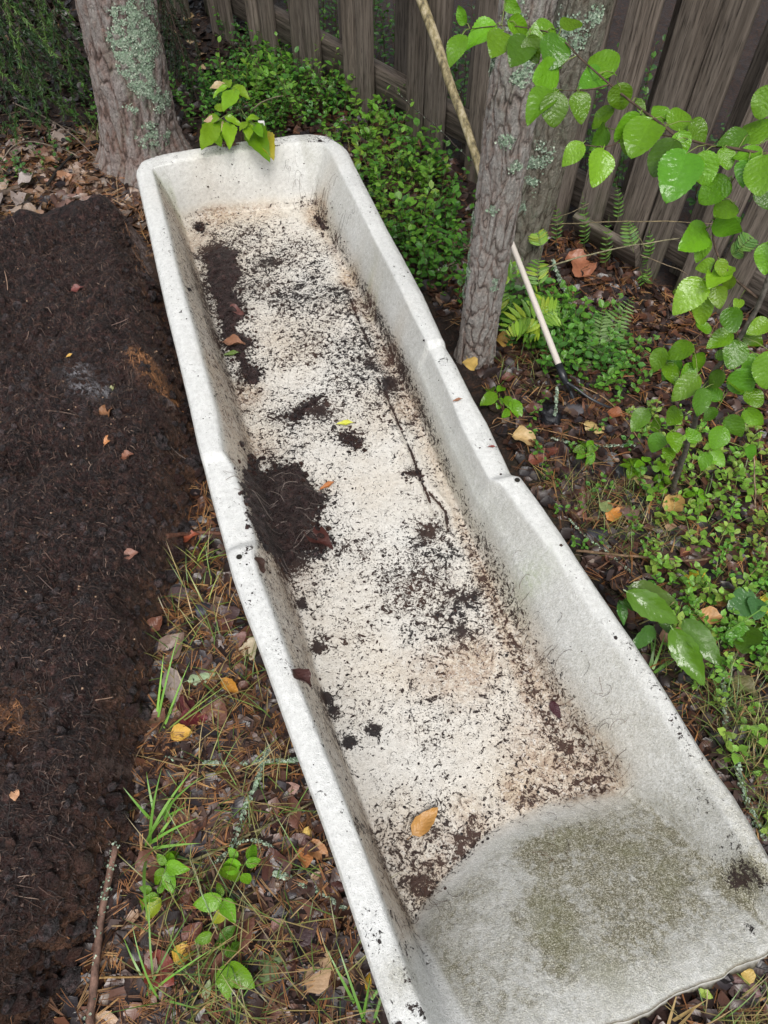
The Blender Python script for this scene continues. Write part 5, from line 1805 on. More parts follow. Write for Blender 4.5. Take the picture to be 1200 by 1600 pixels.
YL, OR_, TN, BR_, DR, PK, GY, PG = (.52, .40, .11), (.44, .20, .035), (.42, .28, .15), (.15, .065, .035), (.045, .018, .016), (.24, .14, .11), (.30, .27, .26), (.26, .34, .20)
for a in ((395, 1017, 34, 1.2, (.52, .46, .30), 'cream dead leaf touching the left rim of the trough', 0), (318, 1060, 40, .6, PG, 'pale green round leaf lying in the strip beside the slab', 2), (270, 1080, 56, -1.3, (.40, .34, .29), 'bleached long leaf lying against the slab foot', 5),
          (363, 1077, 34, -.7, (.5, .27, .035), 'narrow orange leaf between pale round leaf and trough', 5), (257, 1063, 24, .1, OR_, 'small orange leaf tucked above the bleached leaf', 3), (243, 980, 26, 1.0, BR_, 'reddish brown leaf curled at the slab edge', 1), (297, 848, 28, .2, (.36, .13, .05), 'curly orange-brown leaf below the reddish stick', 1),
          (377, 1003, 26, .8, PK, 'pinkish brown leaf left of the cream leaf', 0), (303, 1133, 38, .1, (.10, .018, .02), 'dark red wet leaf in the strip', 0), (290, 1102, 32, 1.5, (.07, .018, .02), 'maroon leaf beside the bleached leaf tip', 3), (288, 1145, 30, .0, (.5, .32, .06), 'yellow-orange leaf below the dark red leaf', 1),
          (290, 993, 40, 1.9, (.035, .027, .032), 'dark purple wet leaf by the slab edge', 2), (275, 1013, 44, .9, (.17, .12, .09), 'grey-tan crumpled leaf at the slab foot', 1), (282, 932, 34, .4, (.06, .04, .04), 'dull wet leaf under bowing grass', 4), (322, 955, 30, .2, (.03, .032, .042), 'blue-black wet leaf in the strip', 2), (353, 983, 30, .5, (.11, .05, .03), 'brown leaf above the cream leaf', 0),
          (477, 1310, 34, 1.2, (.55, .40, .10), 'yellow leaf above two orange ones left of the trough', 2), (497, 1336, 32, -.4, (.40, .22, .09), 'orange-tan leaf right of its neighbour under the yellow leaf', 3), (474, 1350, 30, -1.6, (.38, .17, .06), 'deep orange leaf pointing down under the yellow leaf', 1), (456, 1233, 26, .3, PK, 'small pinkish leaf near the lichened twig', 4),
          (292, 1492, 34, .8, (.58, .40, .06), 'bright yellow leaf between toothed sprout and thick stick', 3), (504, 1521, 52, 1.0, (.50, .36, .19), 'large pale tan leaf left of the near rim', 4), (423, 1496, 56, 1.5, (.11, .18, .07), 'large round dark green spotted leaf near the frame foot', 2), (325, 1542, 24, 1.4, (.27, .34, .17), 'pale green leaf scrap by the toothed sprout', 5),
          (258, 1518, 54, -.6, (.22, .065, .03), 'large red-brown leaf with a pale underside fold', 0), (244, 1508, 34, -.9, (.36, .26, .22), 'pale folded leaf lying on a red-brown leaf', 5), (302, 1458, 32, .8, BR_, 'rusty leaf above the bright yellow leaf', 1), (267, 1425, 46, 1.1, (.075, .05, .05), 'wet brown leaf with grey sheen right of the thick stick', 2),
          (483, 1458, 40, .7, (.06, .035, .035), 'dark wet leaf above the large tan leaf', 4), (458, 1512, 40, 1.3, (.06, .028, .018), 'dark brown strip of leaf by the spotted leaf', 5), (577, 1532, 20, 1.4, (.55, .38, .03), 'small vivid yellow leaf under the near rim', 6), (575, 1562, 46, .4, (.028, .024, .032), 'black-purple leaf under the near left rim', 2),
          (170, 1592, 32, .1, (.38, .27, .17), 'tan leaf at the foot of the thick stick', 0), (302, 1400, 24, 1.2, BR_, 'brown leaf by the pale stem', 3), (440, 1290, 24, .2, DR, 'dark leaf beside the pale stem', 0), (440, 1448, 22, .3, PK, 'pale brown leaf below the lichen rosette', 3),
          (930, 671, 34, -.1, (.58, .46, .17), 'pale yellow leaf with long stalk on dark litter', 2), (818, 690, 34, -.3, (.46, .33, .15), 'tan-yellow leaf behind the right rim', 3), (903, 641, 34, .1, (.13, .12, .13), 'grey wet leaf left of the pale yellow leaf', 2), (790, 541, 28, -.9, (.50, .34, .08), 'yellow leaf lying under the rowan fronds', 3),
          (816, 527, 30, .1, (.52, .46, .24), 'cream curled leaf half hidden by rowan fronds', 3), (793, 600, 20, .2, BR_, 'rust coloured leaf behind the pine foot', 1), (960, 655, 24, -.5, (.34, .15, .05), 'orange leaf between tool head and sapling', 1), (838, 722, 24, .2, (.18, .06, .03), 'rust-red leaf behind the raised rim', 0), (860, 715, 26, .2, (.16, .055, .03), 'second rust-red leaf right of its twin', 0),
          (868, 560, 40, -.2, (.13, .07, .025), 'olive-brown leaf behind the tool socket', 2), (1046, 797, 36, .9, (.48, .33, .10), 'yellow-tan leaf below the sapling stem', 1), (959, 809, 26, .6, OR_, 'orange leaf on reddish litter right of the trough', 0), (1002, 754, 26, .1, (.33, .26, .11), 'olive-tan leaf under the sapling', 4), (1089, 905, 40, .6, (.62, .50, .03), 'bright yellow leaf over bilberry', 2),
          (1107, 972, 34, -.3, (.46, .26, .10), 'peach coloured leaf among bilberry', 1), (1128, 945, 30, .4, (.46, .27, .10), 'tan-orange leaf above the peach leaf', 3), (1194, 951, 36, .9, (.55, .44, .04), 'yellow leaf at the right picture edge', 0), (1149, 990, 26, 1.2, (.22, .05, .03), 'red-brown bud-like leaf under the maple seedling', 5), (944, 799, 24, .8, (.2, .26, .10), 'pale green leaf on litter right of the trough', 0),
          (935, 837, 36, .2, (.035, .035, .042), 'blue-grey wet leaf right of the trough', 2), (985, 800, 40, .5, (.13, .08, .07), 'greyish brown wet leaf on litter', 2), (975, 737, 30, .1, (.04, .042, .05), 'slate coloured wet leaf under the sapling', 2), (1159, 1520, 26, 1.5, (.50, .36, .10), 'yellow leaf below the broken lip', 0), (1166, 1542, 40, -.6, (.21, .13, .12), 'pinkish grey leaf below the broken lip', 2),
          (1097, 1553, 18, -.6, (.25, .36, .06), 'tiny green leaf under the broken lip', 0), (1155, 1083, 40, -.9, (.13, .12, .05), 'brown folded leaf beside the lichened stick', 1), (1070, 870, 20, .4, BR_, 'brown leaf scrap along the curved twig', 3), (1045, 1000, 34, .6, (.28, .15, .08), 'light brown leaf under the drooping seedling', 1)):
    fallen(*a)
ALL_DEAD.append(leaf_mesh('leaf', W_round, 15, .35, -.15, .08, .16, 77, .2, .3).mesh('leaf'))
ALL_DEAD[-1].materials.append(M_DEAD)
fallen(898, 425, 44, 2.2, (.36, .17, .08), 'big crumpled orange-brown leaf at the fence foot', len(ALL_DEAD) - 1, lift=.02, tilt=.3)
ALL_DEAD = ALL_DEAD[:-1]
fallen(736, 571, 28, -1.3, (.52, .38, .10), 'yellow leaf stuck on the slim pine foot', 0, where='air', lift=.16)
for a in ((665, 1283, 48, .75, (.34, .18, .05), 'yellow-brown leaf lying on the trough floor near the ramp', 0), (869, 1110, 26, -1.2, (.05, .012, .014), 'dark maroon leaf at the foot of the right wall', 4), (541, 664, 24, .0, (.42, .44, .05), 'lime leaflet lying mid trough', 5), (513, 761, 24, .5, (.46, .20, .03), 'orange leaflet right of the soil clump', 5),
          (466, 757, 24, -.7, (.50, .25, .04), 'orange leaflet on the soil clump edge', 5), (364, 556, 24, .1, (.10, .18, .03), 'green leaflet beside the long soil patch', 5), (369, 489, 30, -.6, (.12, .055, .045), 'brown leaf on the long soil patch', 0), (367, 541, 34, -.3, (.20, .10, .06), 'tan-brown leaf at the lower end of the long soil patch', 1),
          (499, 848, 50, -.7, (.07, .028, .02), 'dark brown leaf at the corner of the soil clump', 1), (453, 822, 30, -.5, (.12, .055, .035), 'brown leaf bit on the soil clump', 3), (404, 886, 30, -1.2, (.045, .025, .018), 'dark leaf clinging to the left wall below the bolt hole', 0), (716, 627, 14, .1, (.2, .09, .05), 'tiny brown leaf on the right rim', 5),
          (768, 700, 11, .0, (.2, .05, .03), 'tiny red leaf on the middle of the right rim', 5), (362, 232, 22, .0, (.10, .04, .02), 'brown leaf scrap on the far rim', 1)):
    fallen(*a, where='trough', lift=.004, wid=.66)
fallen(466, 1066, 36, -.7, (.06, .025, .02), 'dark brown leaf draped over the left rim', 1, where='trough', lift=.006)
for a in ((168, 645, 38, 1.5, (.30, .17, .07), 'tan curled leaf on the soil slab', 3), (170, 688, 26, 1.2, (.45, .22, .08), 'orange leaf bit on the soil slab', 5), (110, 557, 14, .5, (.62, .42, .08), 'yellow speck of leaf on the soil slab', 5), (165, 355, 18, .2, (.42, .24, .12), 'tan leaf bit near the far edge of the slab', 3),
          (122, 455, 24, .4, (.17, .06, .04), 'reddish leaf on the slab', 1), (25, 1243, 24, -1.2, (.46, .27, .14), 'pale tan leaf low on the slab', 0), (205, 868, 28, .3, (.20, .10, .07), 'brown leaf in the slab near its right side', 1),
          (200, 715, 26, .2, (.16, .065, .04), 'reddish bark-like leaf on the slab right of the orange bit', 1), (177, 608, 20, 1.0, (.24, .26, .12), 'green-grey leaf scrap above the tan curled leaf', 5), (165, 1325, 44, .0, (.035, .022, .02), 'dark leaf resting over the upper end of the thick stick', 2)):
    fallen(a[0], a[1], a[2] * .72, *a[3:], where='ground', lift=.003)
# dry leaf drift behind the slab and brown leaves elsewhere
for grp, lab, poly, n, s0, s1, cols, tl in (('dry leaf drift behind the slab', 'curled grey-tan dry leaf in the drift behind the soil slab', [(-40, 300), (60, 285), (135, 320), (190, 318), (110, 344), (0, 360), (-40, 365)], 40, 28, 48, [(.24, .20, .18), (.32, .28, .26), (.20, .13, .10), (.26, .20, .16)], .4),
                                             ('brown leaves around the left pine', 'brown dead leaf on needles around the left pine foot', [(0, 250), (120, 225), (200, 270), (228, 330), (150, 318), (0, 310)], 26, 20, 34, [(.15, .075, .045), (.22, .12, .07), (.10, .05, .035)], .35),
                                             ('pale leaves in the far shade', 'pale dead leaf in the deep shade beyond the trough', [(250, 30), (380, 10), (440, 110), (330, 140)], 16, 14, 26, [(.30, .22, .13), (.24, .17, .09), (.16, .09, .06)], .4),
                                             ('brown leaves in the lingonberry gap', 'brown leaf in the bare gap beside the fence boards', [(600, 170), (645, 230), (650, 262), (612, 250)], 14, 16, 30, [(.15, .07, .045), (.24, .15, .09), (.08, .04, .03)], .4),
                                             ('wet brown leaves in the litter strip', 'wet brown leaf in the litter strip between slab and trough', [(290, 830), (345, 860), (590, 1590), (200, 1600), (240, 1300), (300, 1000)], 44, 22, 40, [(.075, .035, .025), (.10, .045, .03), (.05, .03, .028), (.14, .07, .045)], .3),
                                             ('wet brown leaves under the sapling', 'wet brown leaf in the litter between right rim and sapling', [(770, 600), (950, 600), (1030, 760), (1080, 900), (980, 920), (860, 760)], 40, 20, 36, [(.075, .035, .025), (.11, .05, .03), (.05, .03, .028), (.15, .075, .045)], .3)):
    q = free_ground(sample_poly(poly, n), -.01, .01 if 'drift' in grp else -.0)
    for k, (x, y) in enumerate(q):
        z = float(peat_z(x, y)) + (.012 * (k % 3) if 'drift' in grp else .004)
        L = rng.uniform(s0, s1) / FPX * 2.0
        c = np.array(cols[k % len(cols)]) * rng.uniform(.75, 1.25)
        yv = rng.uniform(0, 6.28)
        o = child('fallen_leaf', ALL_DEAD[k % len(ALL_DEAD)], None, leaf_M((x, y, z), (x + L * math.cos(yv), y + L * math.sin(yv), z + rng.normal(0.004, .008)), (rng.normal(0, tl), rng.normal(0, tl), 1), rng.uniform(.8, 1.15)), tuple(c))
        word = ('dark', 'reddish', 'dull', 'tan-tinged')[k % len(cols)] if len(cols) > 3 else ('dark', 'light', 'small')[k % 3]
        tag(o, word + ' ' + lab, 'leaf', grp)

# ------------------------------------------------------------------ sticks, stems and lichen


def lich_on(p, rad, n, size=.003, cols=LCOL, dens=None, top=True):
    m = MB()
    k = rng.integers(0, len(p) - 1, n) if dens is None else rng.choice(len(p) - 1, n, p=dens / dens.sum())
    f = rng.random(n)[:, None]
    q = p[k] * (1 - f) + p[k + 1] * f
    nn = rng.normal(size=(n, 3))
    if top:
        nn[:, 2] = np.abs(nn[:, 2]) + .3
    nn /= np.linalg.norm(nn, axis=1)[:, None]
    lichen_bits(m, q + nn * rad * rng.uniform(.7, 1.6, (n, 1)), nn, n, size, cols)
    return m


def stick(name, pts, r0, r1, label, cat='twig', col=(.10, .065, .045), lift=.006, lichen=0, ldens=None, wob=.003, zs=None, n=22, lsize=.003):
    P = []
    for k, q in enumerate(pts):
        if len(q) == 3:
            P.append(at(*q))
        else:
            p = surf(*q)
            P.append(p + (0, 0, lift + r0))
    b = P[0]
    t = thing(name, (b[0], b[1], b[2] - r0), label, cat)
    m = MB()
    p = smooth_path(P, n)
    p = p + wob * np.stack([vnoise(p * 30 + k * 31) for k in range(3)], -1)
    c = np.array(col)[None] * (.8 + .35 * vnoise(p * 60)[:, None])
    m.tube(p, np.linspace(r0, r1, n) * (1 + .12 * vnoise(p * 90)), 7, c)
    m.build('stem', M_TWIG, t)
    if lichen:
        lb = lich_on(p, (r0 + r1) / 2, lichen, lsize, dens=ldens)
        tag(lb.build('lichen', M_LICH, t), kind='stuff')
    return t, p


stick('thick_stick', [(148, 1620), (155, 1540), (165, 1450), (178, 1370), (188, 1325)], .0075, .006, 'thick reddish stick with lichen lying along the near corner of the slab', 'stick', (.17, .10, .075), .02, 140, np.concatenate([np.ones(12) * .4, np.ones(9) * 2.2]), .003, lsize=.0022)
stick('reddish_stick', [(262, 842), (300, 836), (352, 838)], .006, .005, 'short reddish stick poking out from under the soil slab', 'stick', (.16, .075, .05), .006)
stick('pale_stem', [(262, 1362), (330, 1338), (420, 1292), (492, 1256)], .0032, .0022, 'straight pale olive stem lying from the slab to the left rim', 'stem', (.17, .15, .075), .016, 0, wob=.001)
stick('brown_stick', [(325, 1108), (321, 1190), (320, 1268), (337, 1387), (383, 1508), (450, 1592)], .0036, .003, 'long brown stick running down the litter strip', 'stick', (.12, .075, .05), .008)
stick('brown_stick', [(392, 990), (378, 1060), (322, 1110)], .0035, .003, 'upper brown stick beside the orange leaf', 'stick', (.13, .08, .055), .006)
stick('thin_twig', [(290, 1385), (292, 1440), (278, 1510), (225, 1590)], .0022, .0015, 'thin grey twig behind the red-brown leaf', 'twig', (.16, .12, .09), .01)
stick('thin_twig', [(388, 1370), (405, 1400), (428, 1430)], .0024, .0016, 'short curved tan twig beside the lichen rosette', 'twig', (.22, .14, .08), .008)
stick('thin_twig', [(165, 1530), (240, 1526), (305, 1520)], .002, .0014, 'tan straw lying across the thick stick', 'straw', (.34, .21, .08), .03)
stick('thin_twig', [(175, 1445), (240, 1446)], .0016, .0012, 'short pale straw beside the thick stick', 'straw', (.36, .25, .13), .014)
stick('thin_twig', [(395, 1030), (358, 1018), (352, 1000)], .0022, .0014, 'curled tan straw beside the cream leaf', 'straw', (.35, .22, .11), .01)
stick('lichened_twig', [(262, 1186), (330, 1198), (400, 1194), (472, 1190)], .0028, .0022, 'horizontal twig bearded with pale lichen between slab and trough', 'twig', (.10, .07, .05), .012, 420, np.concatenate([np.ones(6) * .3, np.ones(15) * 1.5]), lsize=.0032)
stick('lichened_twig', [(422, 1172), (405, 1215), (388, 1262), (372, 1300), (362, 1330)], .0028, .002, 'crossing twig thick with pale green lichen hanging towards the toothed sprout', 'twig', (.10, .07, .05), .014, 520, np.concatenate([np.ones(13) * 2.2, np.ones(8) * .5]), lsize=.0036)
stick('lichened_twig', [(340, 1352), (365, 1325), (400, 1310), (432, 1330)], .0022, .0015, 'dark twig with sparse lichen arching over the toothed sprout', 'twig', (.07, .055, .04), .02, 150, lsize=.0025)
stick('lichen_rosette', [(430, 1365), (448, 1370), (468, 1378), (478, 1388)], .002, .0014, 'pale lichen rosette on a twig end left of the near rim', 'lichen', (.10, .07, .05), .01, 300, np.concatenate([np.ones(11) * 3, np.ones(10) * .6]), lsize=.0038)
stick('lichen_rosette', [(492, 1392), (512, 1402), (540, 1420)], .0018, .0014, 'faint lichen clump touching the trough below the rosette', 'lichen', (.08, .06, .045), .008, 120, lsize=.0032)
stick('lichened_twig', [(1122, 1058), (1127, 1119), (1131, 1153), (1144, 1184), (1152, 1232), (1172, 1280), (1188, 1310)], .0045, .004, 'bark shedding stick with grey lichen along the right rim near the edge', 'stick', (.13, .10, .075), .012, 520, np.concatenate([np.ones(6) * 1., np.ones(4) * .4, np.ones(11) * 1.8]), lsize=.0030)
stick('curved_twig', [(898, 868), (955, 872), (1010, 877), (1077, 884), (1118, 875), (1149, 855)], .0034, .003, 'bare curved brown twig across the litter right of the trough', 'twig', (.22, .14, .085), .016)
stick('lichened_twig', [(886, 815), (915, 845), (950, 870), (988, 900)], .002, .0014, 'fine lichen dotted twig crossing under the curved twig', 'twig', (.12, .10, .07), .01, 130, lsize=.0026)
stick('thin_twig', [(768, 668), (775, 656), (800, 668), (860, 680), (940, 702)], .0016, .0013, 'tan looping stem behind the middle of the right rim', 'stem', (.34, .2, .10), .014, wob=.001)
stick('thin_twig', [(905, 612), (945, 630), (975, 665), (998, 700)], .0019, .0013, 'tan stem bending right from the tool head', 'stem', (.28, .18, .09), .02, wob=.001)
stick('lichened_twig', [(862, 690), (895, 700), (950, 702), (990, 700)], .0022, .0016, 'lichen crusted twig lying below the pale yellow leaf', 'twig', (.13, .11, .08), .01, 240, lsize=.003)
stick('lichened_twig', [(866, 620), (864, 650), (862, 662)], .0024, .002, 'short upright lichen coated stub left of the tool head', 'twig', (.12, .10, .07), .03, 170, lsize=.0034)
stick('lichened_twig', [(860, 415), (868, 440), (880, 462), (893, 500), (897, 520)], .0038, .003, 'bushy lichen coated twig between tool handle and ferns', 'twig', (.13, .11, .08), .02, 620, lsize=.0042)
stick('dark_twig', [(648, 437, .03), (680, 425, .05), (712, 408, .06)], .0035, .0025, 'grey twig reaching from the right rim to the slim pine', 'twig', (.14, .12, .09), 0, 60, lsize=.002)
stick('dark_twig', [(622, 386, .05), (660, 385, .06), (690, 376, .07), (716, 356, .08)], .0022, .0016, 'thin dark twig in the lingonberries behind the right rim', 'twig', (.06, .045, .035))
stick('dark_twig', [(1060, 720, .03), (1075, 690, .2), (1085, 660, .3)], .001, .0008, 'hair-thin stalk beside the sapling stem', 'twig', (.07, .05, .035))
stick('thin_twig', [(616, 140, .2), (650, 172, .19), (690, 205, .17), (718, 235, .14), (738, 252, .12)], .0022, .0018, 'thin dark twig dotted with lichen hanging before the fence', 'twig', (.07, .055, .045), 0, 60, lsize=.0022)
stick('thin_twig', [(785, 368, .2), (850, 350, .22), (960, 347, .24), (1050, 345, .25), (1210, 358, .27)], .0016, .0012, 'upper thin bare stem crossing in front of the fence', 'stem', (.20, .16, .09), wob=.002)
stick('thin_twig', [(795, 365, .2), (835, 348, .22), (880, 338, .25), (920, 318, .28)], .0013, .0009, 'short bare side stem rising above the long crossing stem', 'stem', (.24, .2, .12), wob=.002)
stick('thin_twig', [(838, 424, .12), (900, 402, .14), (985, 384, .16), (1062, 372, .18)], .0026, .0016, 'pale greenish stem slanting up past the crumpled orange leaf', 'stem', (.27, .25, .15), wob=.002)
stick('thin_twig', [(1000, 398, .15), (1040, 412, .13), (1085, 432, .12), (1068, 462, .05)], .0015, .001, 'bent bare twig ending among the sapling leaves', 'twig', (.22, .17, .11), wob=.002)
stick('thin_twig', [(982, 348, .24), (1000, 372, .18), (1008, 392, .16)], .001, .0008, 'short hanging stalk between two crossing stems', 'twig', (.22, .2, .1))
stick('thin_twig', [(1028, 765, .0), (1030, 740, .1)], .0012, .0008, 'tiny dry stalk at the sapling stem', 'twig', (.2, .15, .1))
stick('thin_twig', [(1178, 800, .0), (1180, 750, .1), (1176, 700, .16)], .0022, .0015, 'upright dry stalk near the right edge', 'stalk', (.3, .22, .14))
stick('thin_twig', [(20, 160, .12), (70, 180, .10), (115, 212, .06), (150, 246, .02)], .0028, .002, 'bare arching twig in the shade left of the left pine', 'twig', (.18, .14, .11))
stick('thin_twig', [(2, 252, .02), (15, 232, .06), (38, 218, .09), (90, 228, .06), (122, 245, .03)], .0024, .0016, 'looping dry twig above the dry leaf drift', 'twig', (.22, .18, .14))
stick('thin_twig', [(30, 188, .08), (70, 190, .08), (110, 200, .07), (140, 215, .05)], .0014, .001, 'thin side twig in the dark left background', 'twig', (.17, .14, .11))
stick('dark_stick', [(78, 300), (95, 275), (118, 252)], .006, .004, 'blackened stick leaning among dry leaves left of the left pine', 'stick', (.02, .017, .015), .02)
stick('fallen_branch', [(-20, 320), (20, 305), (55, 290)], .012, .010, 'decaying branch at the left edge behind the slab', 'branch', (.11, .08, .06), .005)
stick('thin_twig', [(183, 265), (186, 295), (186, 325)], .0015, .001, 'straw standing in front of the left pine', 'straw', (.34, .24, .15), .02)
stick('thin_twig', [(392, 175, .12), (405, 162, .16), (425, 152, .18), (442, 150, .19)], .0028, .0018, 'mossy bare twig right of the lime shrub', 'twig', (.22, .2, .12))
stick('thin_twig', [(1152, 975, .03), (1180, 960, .04), (1215, 945, .05)], .0026, .002, 'brown stalk crossing bilberry at the right edge', 'twig', (.24, .15, .08))
stick('thin_twig', [(1000, 975, .06), (1030, 960, .1), (1052, 940, .16)], .0018, .0012, 'yellowish leaf stalk across the drooping seedling', 'stalk', (.30, .26, .12))
# many thin twiglets in the litter
tw = MB()
for poly, n in ((STRIP, 150), (RIGHT, 200), (DRY, 90), (DARK, 130), (FARR, 60)):
    q = free_ground(sample_poly(poly, n), -.03, -.01)
    for x, y in q:
        L, yv = rng.uniform(.04, .16), rng.uniform(0, 6.28)
        f = np.linspace(-.5, .5, 6)
        X, Y = x + f * L * math.cos(yv) + .08 * L * np.sin(f * 5 + x * 40), y + f * L * math.sin(yv) + .08 * L * np.cos(f * 6 + y * 30)
        tw.tube(np.stack([X, Y, np.maximum(gz(X, Y), float(gz(x, y)) - .004) + .006 + .004 * rng.random()], -1), np.linspace(.0014, .0007, 6), 4, np.array([(.09, .06, .045), (.16, .11, .075), (.05, .035, .03), (.25, .17, .1)][rng.integers(4)]) * rng.uniform(.7, 1.2))
tag(tw.build('litter_twigs', M_VC), kind='stuff')

# ------------------------------------------------------------------ peat fibres and crumbs on the slab
pf = MB()
SLAB = [(-200, 370), (0, 366), (190, 328), (240, 430), (300, 700), (298, 800), (240, 1060), (190, 1350), (80, 1600), (-60, 1700), (-200, 1700)]
q = sample_poly(SLAB, 26000, .12)
q = q[(poly_sd(q[:, 0], q[:, 1], PB) > -.008) & (q[:, 0] > -1.45)]
n = len(q)
L = rng.uniform(.006, .028, n) * np.where(rng.random(n) < .06, 1.8, 1)
yv = rng.uniform(0, 6.28, n) + 1.2 * n2(q[:, 0], q[:, 1], 6, 2, 5.0)
cv = rng.normal(0, .45, n)
nseg = 4
cu = [np.hstack([q, (peat_z(q[:, 0], q[:, 1]) + .001)[:, None]])]
lift = rng.uniform(-.002, .007, n)
for k in range(nseg):
    a = yv + cv * (k / nseg)
    xy = cu[-1][:, :2] + np.stack([np.cos(a), np.sin(a)], -1) * (L / nseg)[:, None]
    cu.append(np.hstack([xy, (peat_z(xy[:, 0], xy[:, 1]) + .001 + lift * math.sin(math.pi * (k + 1) / nseg))[:, None]]))
cu = np.stack(cu, 1)
w = rng.uniform(.0002, .0006, n)
sd_ = np.stack([-np.sin(yv), np.cos(yv), .3 * np.ones(n)], -1) * w[:, None]
V = np.stack([cu - sd_[:, None], cu + sd_[:, None]], 2).reshape(n, -1, 3)
f = np.array([(2 * k, 2 * k + 1, 2 * k + 3, 2 * k + 2) for k in range(nseg)])
F = (f[None] + (np.arange(n) * 2 * (nseg + 1))[:, None, None]).reshape(-1, 4)
pal = np.array([(.010, .007, .006), (.020, .012, .010), (.04, .022, .017), (.065, .038, .028), (.11, .065, .048), (.18, .12, .09), (.24, .17, .13)])
ci = rng.choice(7, n, p=[.24, .26, .24, .15, .07, .03, .01])
rb = float(np.nan_to_num(0))
ii = np.clip(np.round((q[:, 1] - pby[0]) / .009).astype(int), 0, len(pby) - 1)
jj = np.clip(np.round((q[:, 0] - pbx[0]) / .009).astype(int), 0, len(pbx) - 1)
C = pal[ci] * rng.uniform(.7, 1.3, (n, 1))
rm = np.clip(red[ii, jj], 0, 1)
sel = rng.random(n) < np.clip(rm * 1.5 - .35, 0, .85)
C[sel] = np.array((.36, .17, .07)) * rng.uniform(.5, 1.3, (sel.sum(), 1))
pf.add(V.reshape(-1, 3), F, np.repeat(C, 2 * (nseg + 1), 0))
# crumbs
q = sample_poly(SLAB, 12000, .12)
q = q[(poly_sd(q[:, 0], q[:, 1], PB) > -.01) & (q[:, 0] > -1.45)]
tv = np.array([(1, 0, -.3), (-.5, .87, -.3), (-.5, -.87, -.3), (0, 0, .9)])
tfc = [(0, 1, 3), (1, 2, 3), (2, 0, 3)]
cc = np.array([(.012, .008, .008), (.03, .018, .014), (.06, .035, .027), (.30, .20, .13)])
pf.inst(tv, tfc, np.hstack([q, peat_z(q[:, 0], q[:, 1])[:, None] + .001]), rots(rng.uniform(0, 6.28, len(q)), rng.normal(0, .5, len(q))), rng.uniform(.0010, .0042, len(q)) * np.where(rng.random(len(q)) < .05, .7, 1), cc[rng.choice(4, len(q), p=[.5, .32, .15, .03])])
tag(pf.build('peat_fibres', M_VC, peat), kind='stuff')


def clod_templates():
    out = []
    a, b = np.meshgrid(np.linspace(0, 2 * math.pi, 9)[:-1], np.linspace(-1.2, 1.5, 5))
    for k in range(4):
        P = np.stack([np.cos(a) * np.cos(b), np.sin(a) * np.cos(b), .75 * np.sin(b)], -1)
        P = P * (1 + .55 * fbm(P * 1.6 + k * 9.7, 3))[..., None]
        V = P.reshape(-1, 3)
        F = [(r_ * 8 + c_, r_ * 8 + (c_ + 1) % 8, (r_ + 1) * 8 + (c_ + 1) % 8, (r_ + 1) * 8 + c_) for r_ in range(4) for c_ in range(8)]
        out.append((V, F))
    return out


CLODS = clod_templates()


def clods(mb, P, smin, smax, masks=((0, .3, 0), (0, .9, 0), (.12, .4, 0), (0, 0, .1))):
    for k, (V, F) in enumerate(CLODS):
        s = P[k::4]
        if len(s):
            C = np.array(masks)[rng.integers(0, len(masks), len(s))]
            mb.inst(V, F, s, rots(rng.uniform(0, 6.28, len(s)), rng.normal(0, .5, len(s)), rng.normal(0, .5, len(s))), smin * (smax / smin) ** (rng.random(len(s)) ** 2.2), C)


ck = MB()
q = sample_poly(SLAB, 9000, .12)
sq = poly_sd(q[:, 0], q[:, 1], PB)
q = q[(sq > -.03) & (q[:, 0] > -1.45) & (n2(q[:, 0], q[:, 1], 9, 3, 8.1) > -.15)]
clods(ck, np.hstack([q, peat_z(q[:, 0], q[:, 1])[:, None] - .001]), .0025, .012)
# ragged right hand edge: lumps that have fallen off the slab
eq = []
for a_, b_ in zip(PB[:14], PB[1:15]):
    for _ in range(46):
        f = rng.random()
        eq.append(a_ * (1 - f) + b_ * f + rng.normal(0, .022, 2))
eq = np.array(eq)
eq = eq[poly_sd(eq[:, 0], eq[:, 1], TOUT) < -.01]
clods(ck, np.hstack([eq, peat_z(eq[:, 0], eq[:, 1])[:, None]]), .004, .022)
tag(ck.build('peat_clods', M_PEAT, peat), kind='stuff')
for k, (pts, r_, c) in enumerate(((((8, 425), (12, 440), (13, 455)), .0012, (.3, .2, .14)), (((25, 640), (60, 642), (100, 645), (125, 652)), .0016, (.10, .065, .05)), (((190, 455), (205, 475), (218, 492)), .0012, (.13, .09, .07)), (((175, 510), (190, 505), (200, 500)), .0010, (.18, .12, .1)), (((268, 700), (280, 712), (297, 722)), .0011, (.2, .16, .14)),
                                  (((60, 900), (90, 930), (120, 935)), .0012, (.10, .07, .06)), (((30, 760), (60, 750), (90, 765)), .0013, (.12, .08, .07)), (((150, 1095), (170, 1092), (178, 1090)), .0010, (.3, .2, .14)))):
    P_ = [surf(*a) + (0, 0, .004) for a in pts]
    m = MB()
    m.tube(smooth_path(P_, 12), r_, 5, c)
    m.build('root', M_VC, peat)

# ------------------------------------------------------------------ soil left in the trough
TZg = None


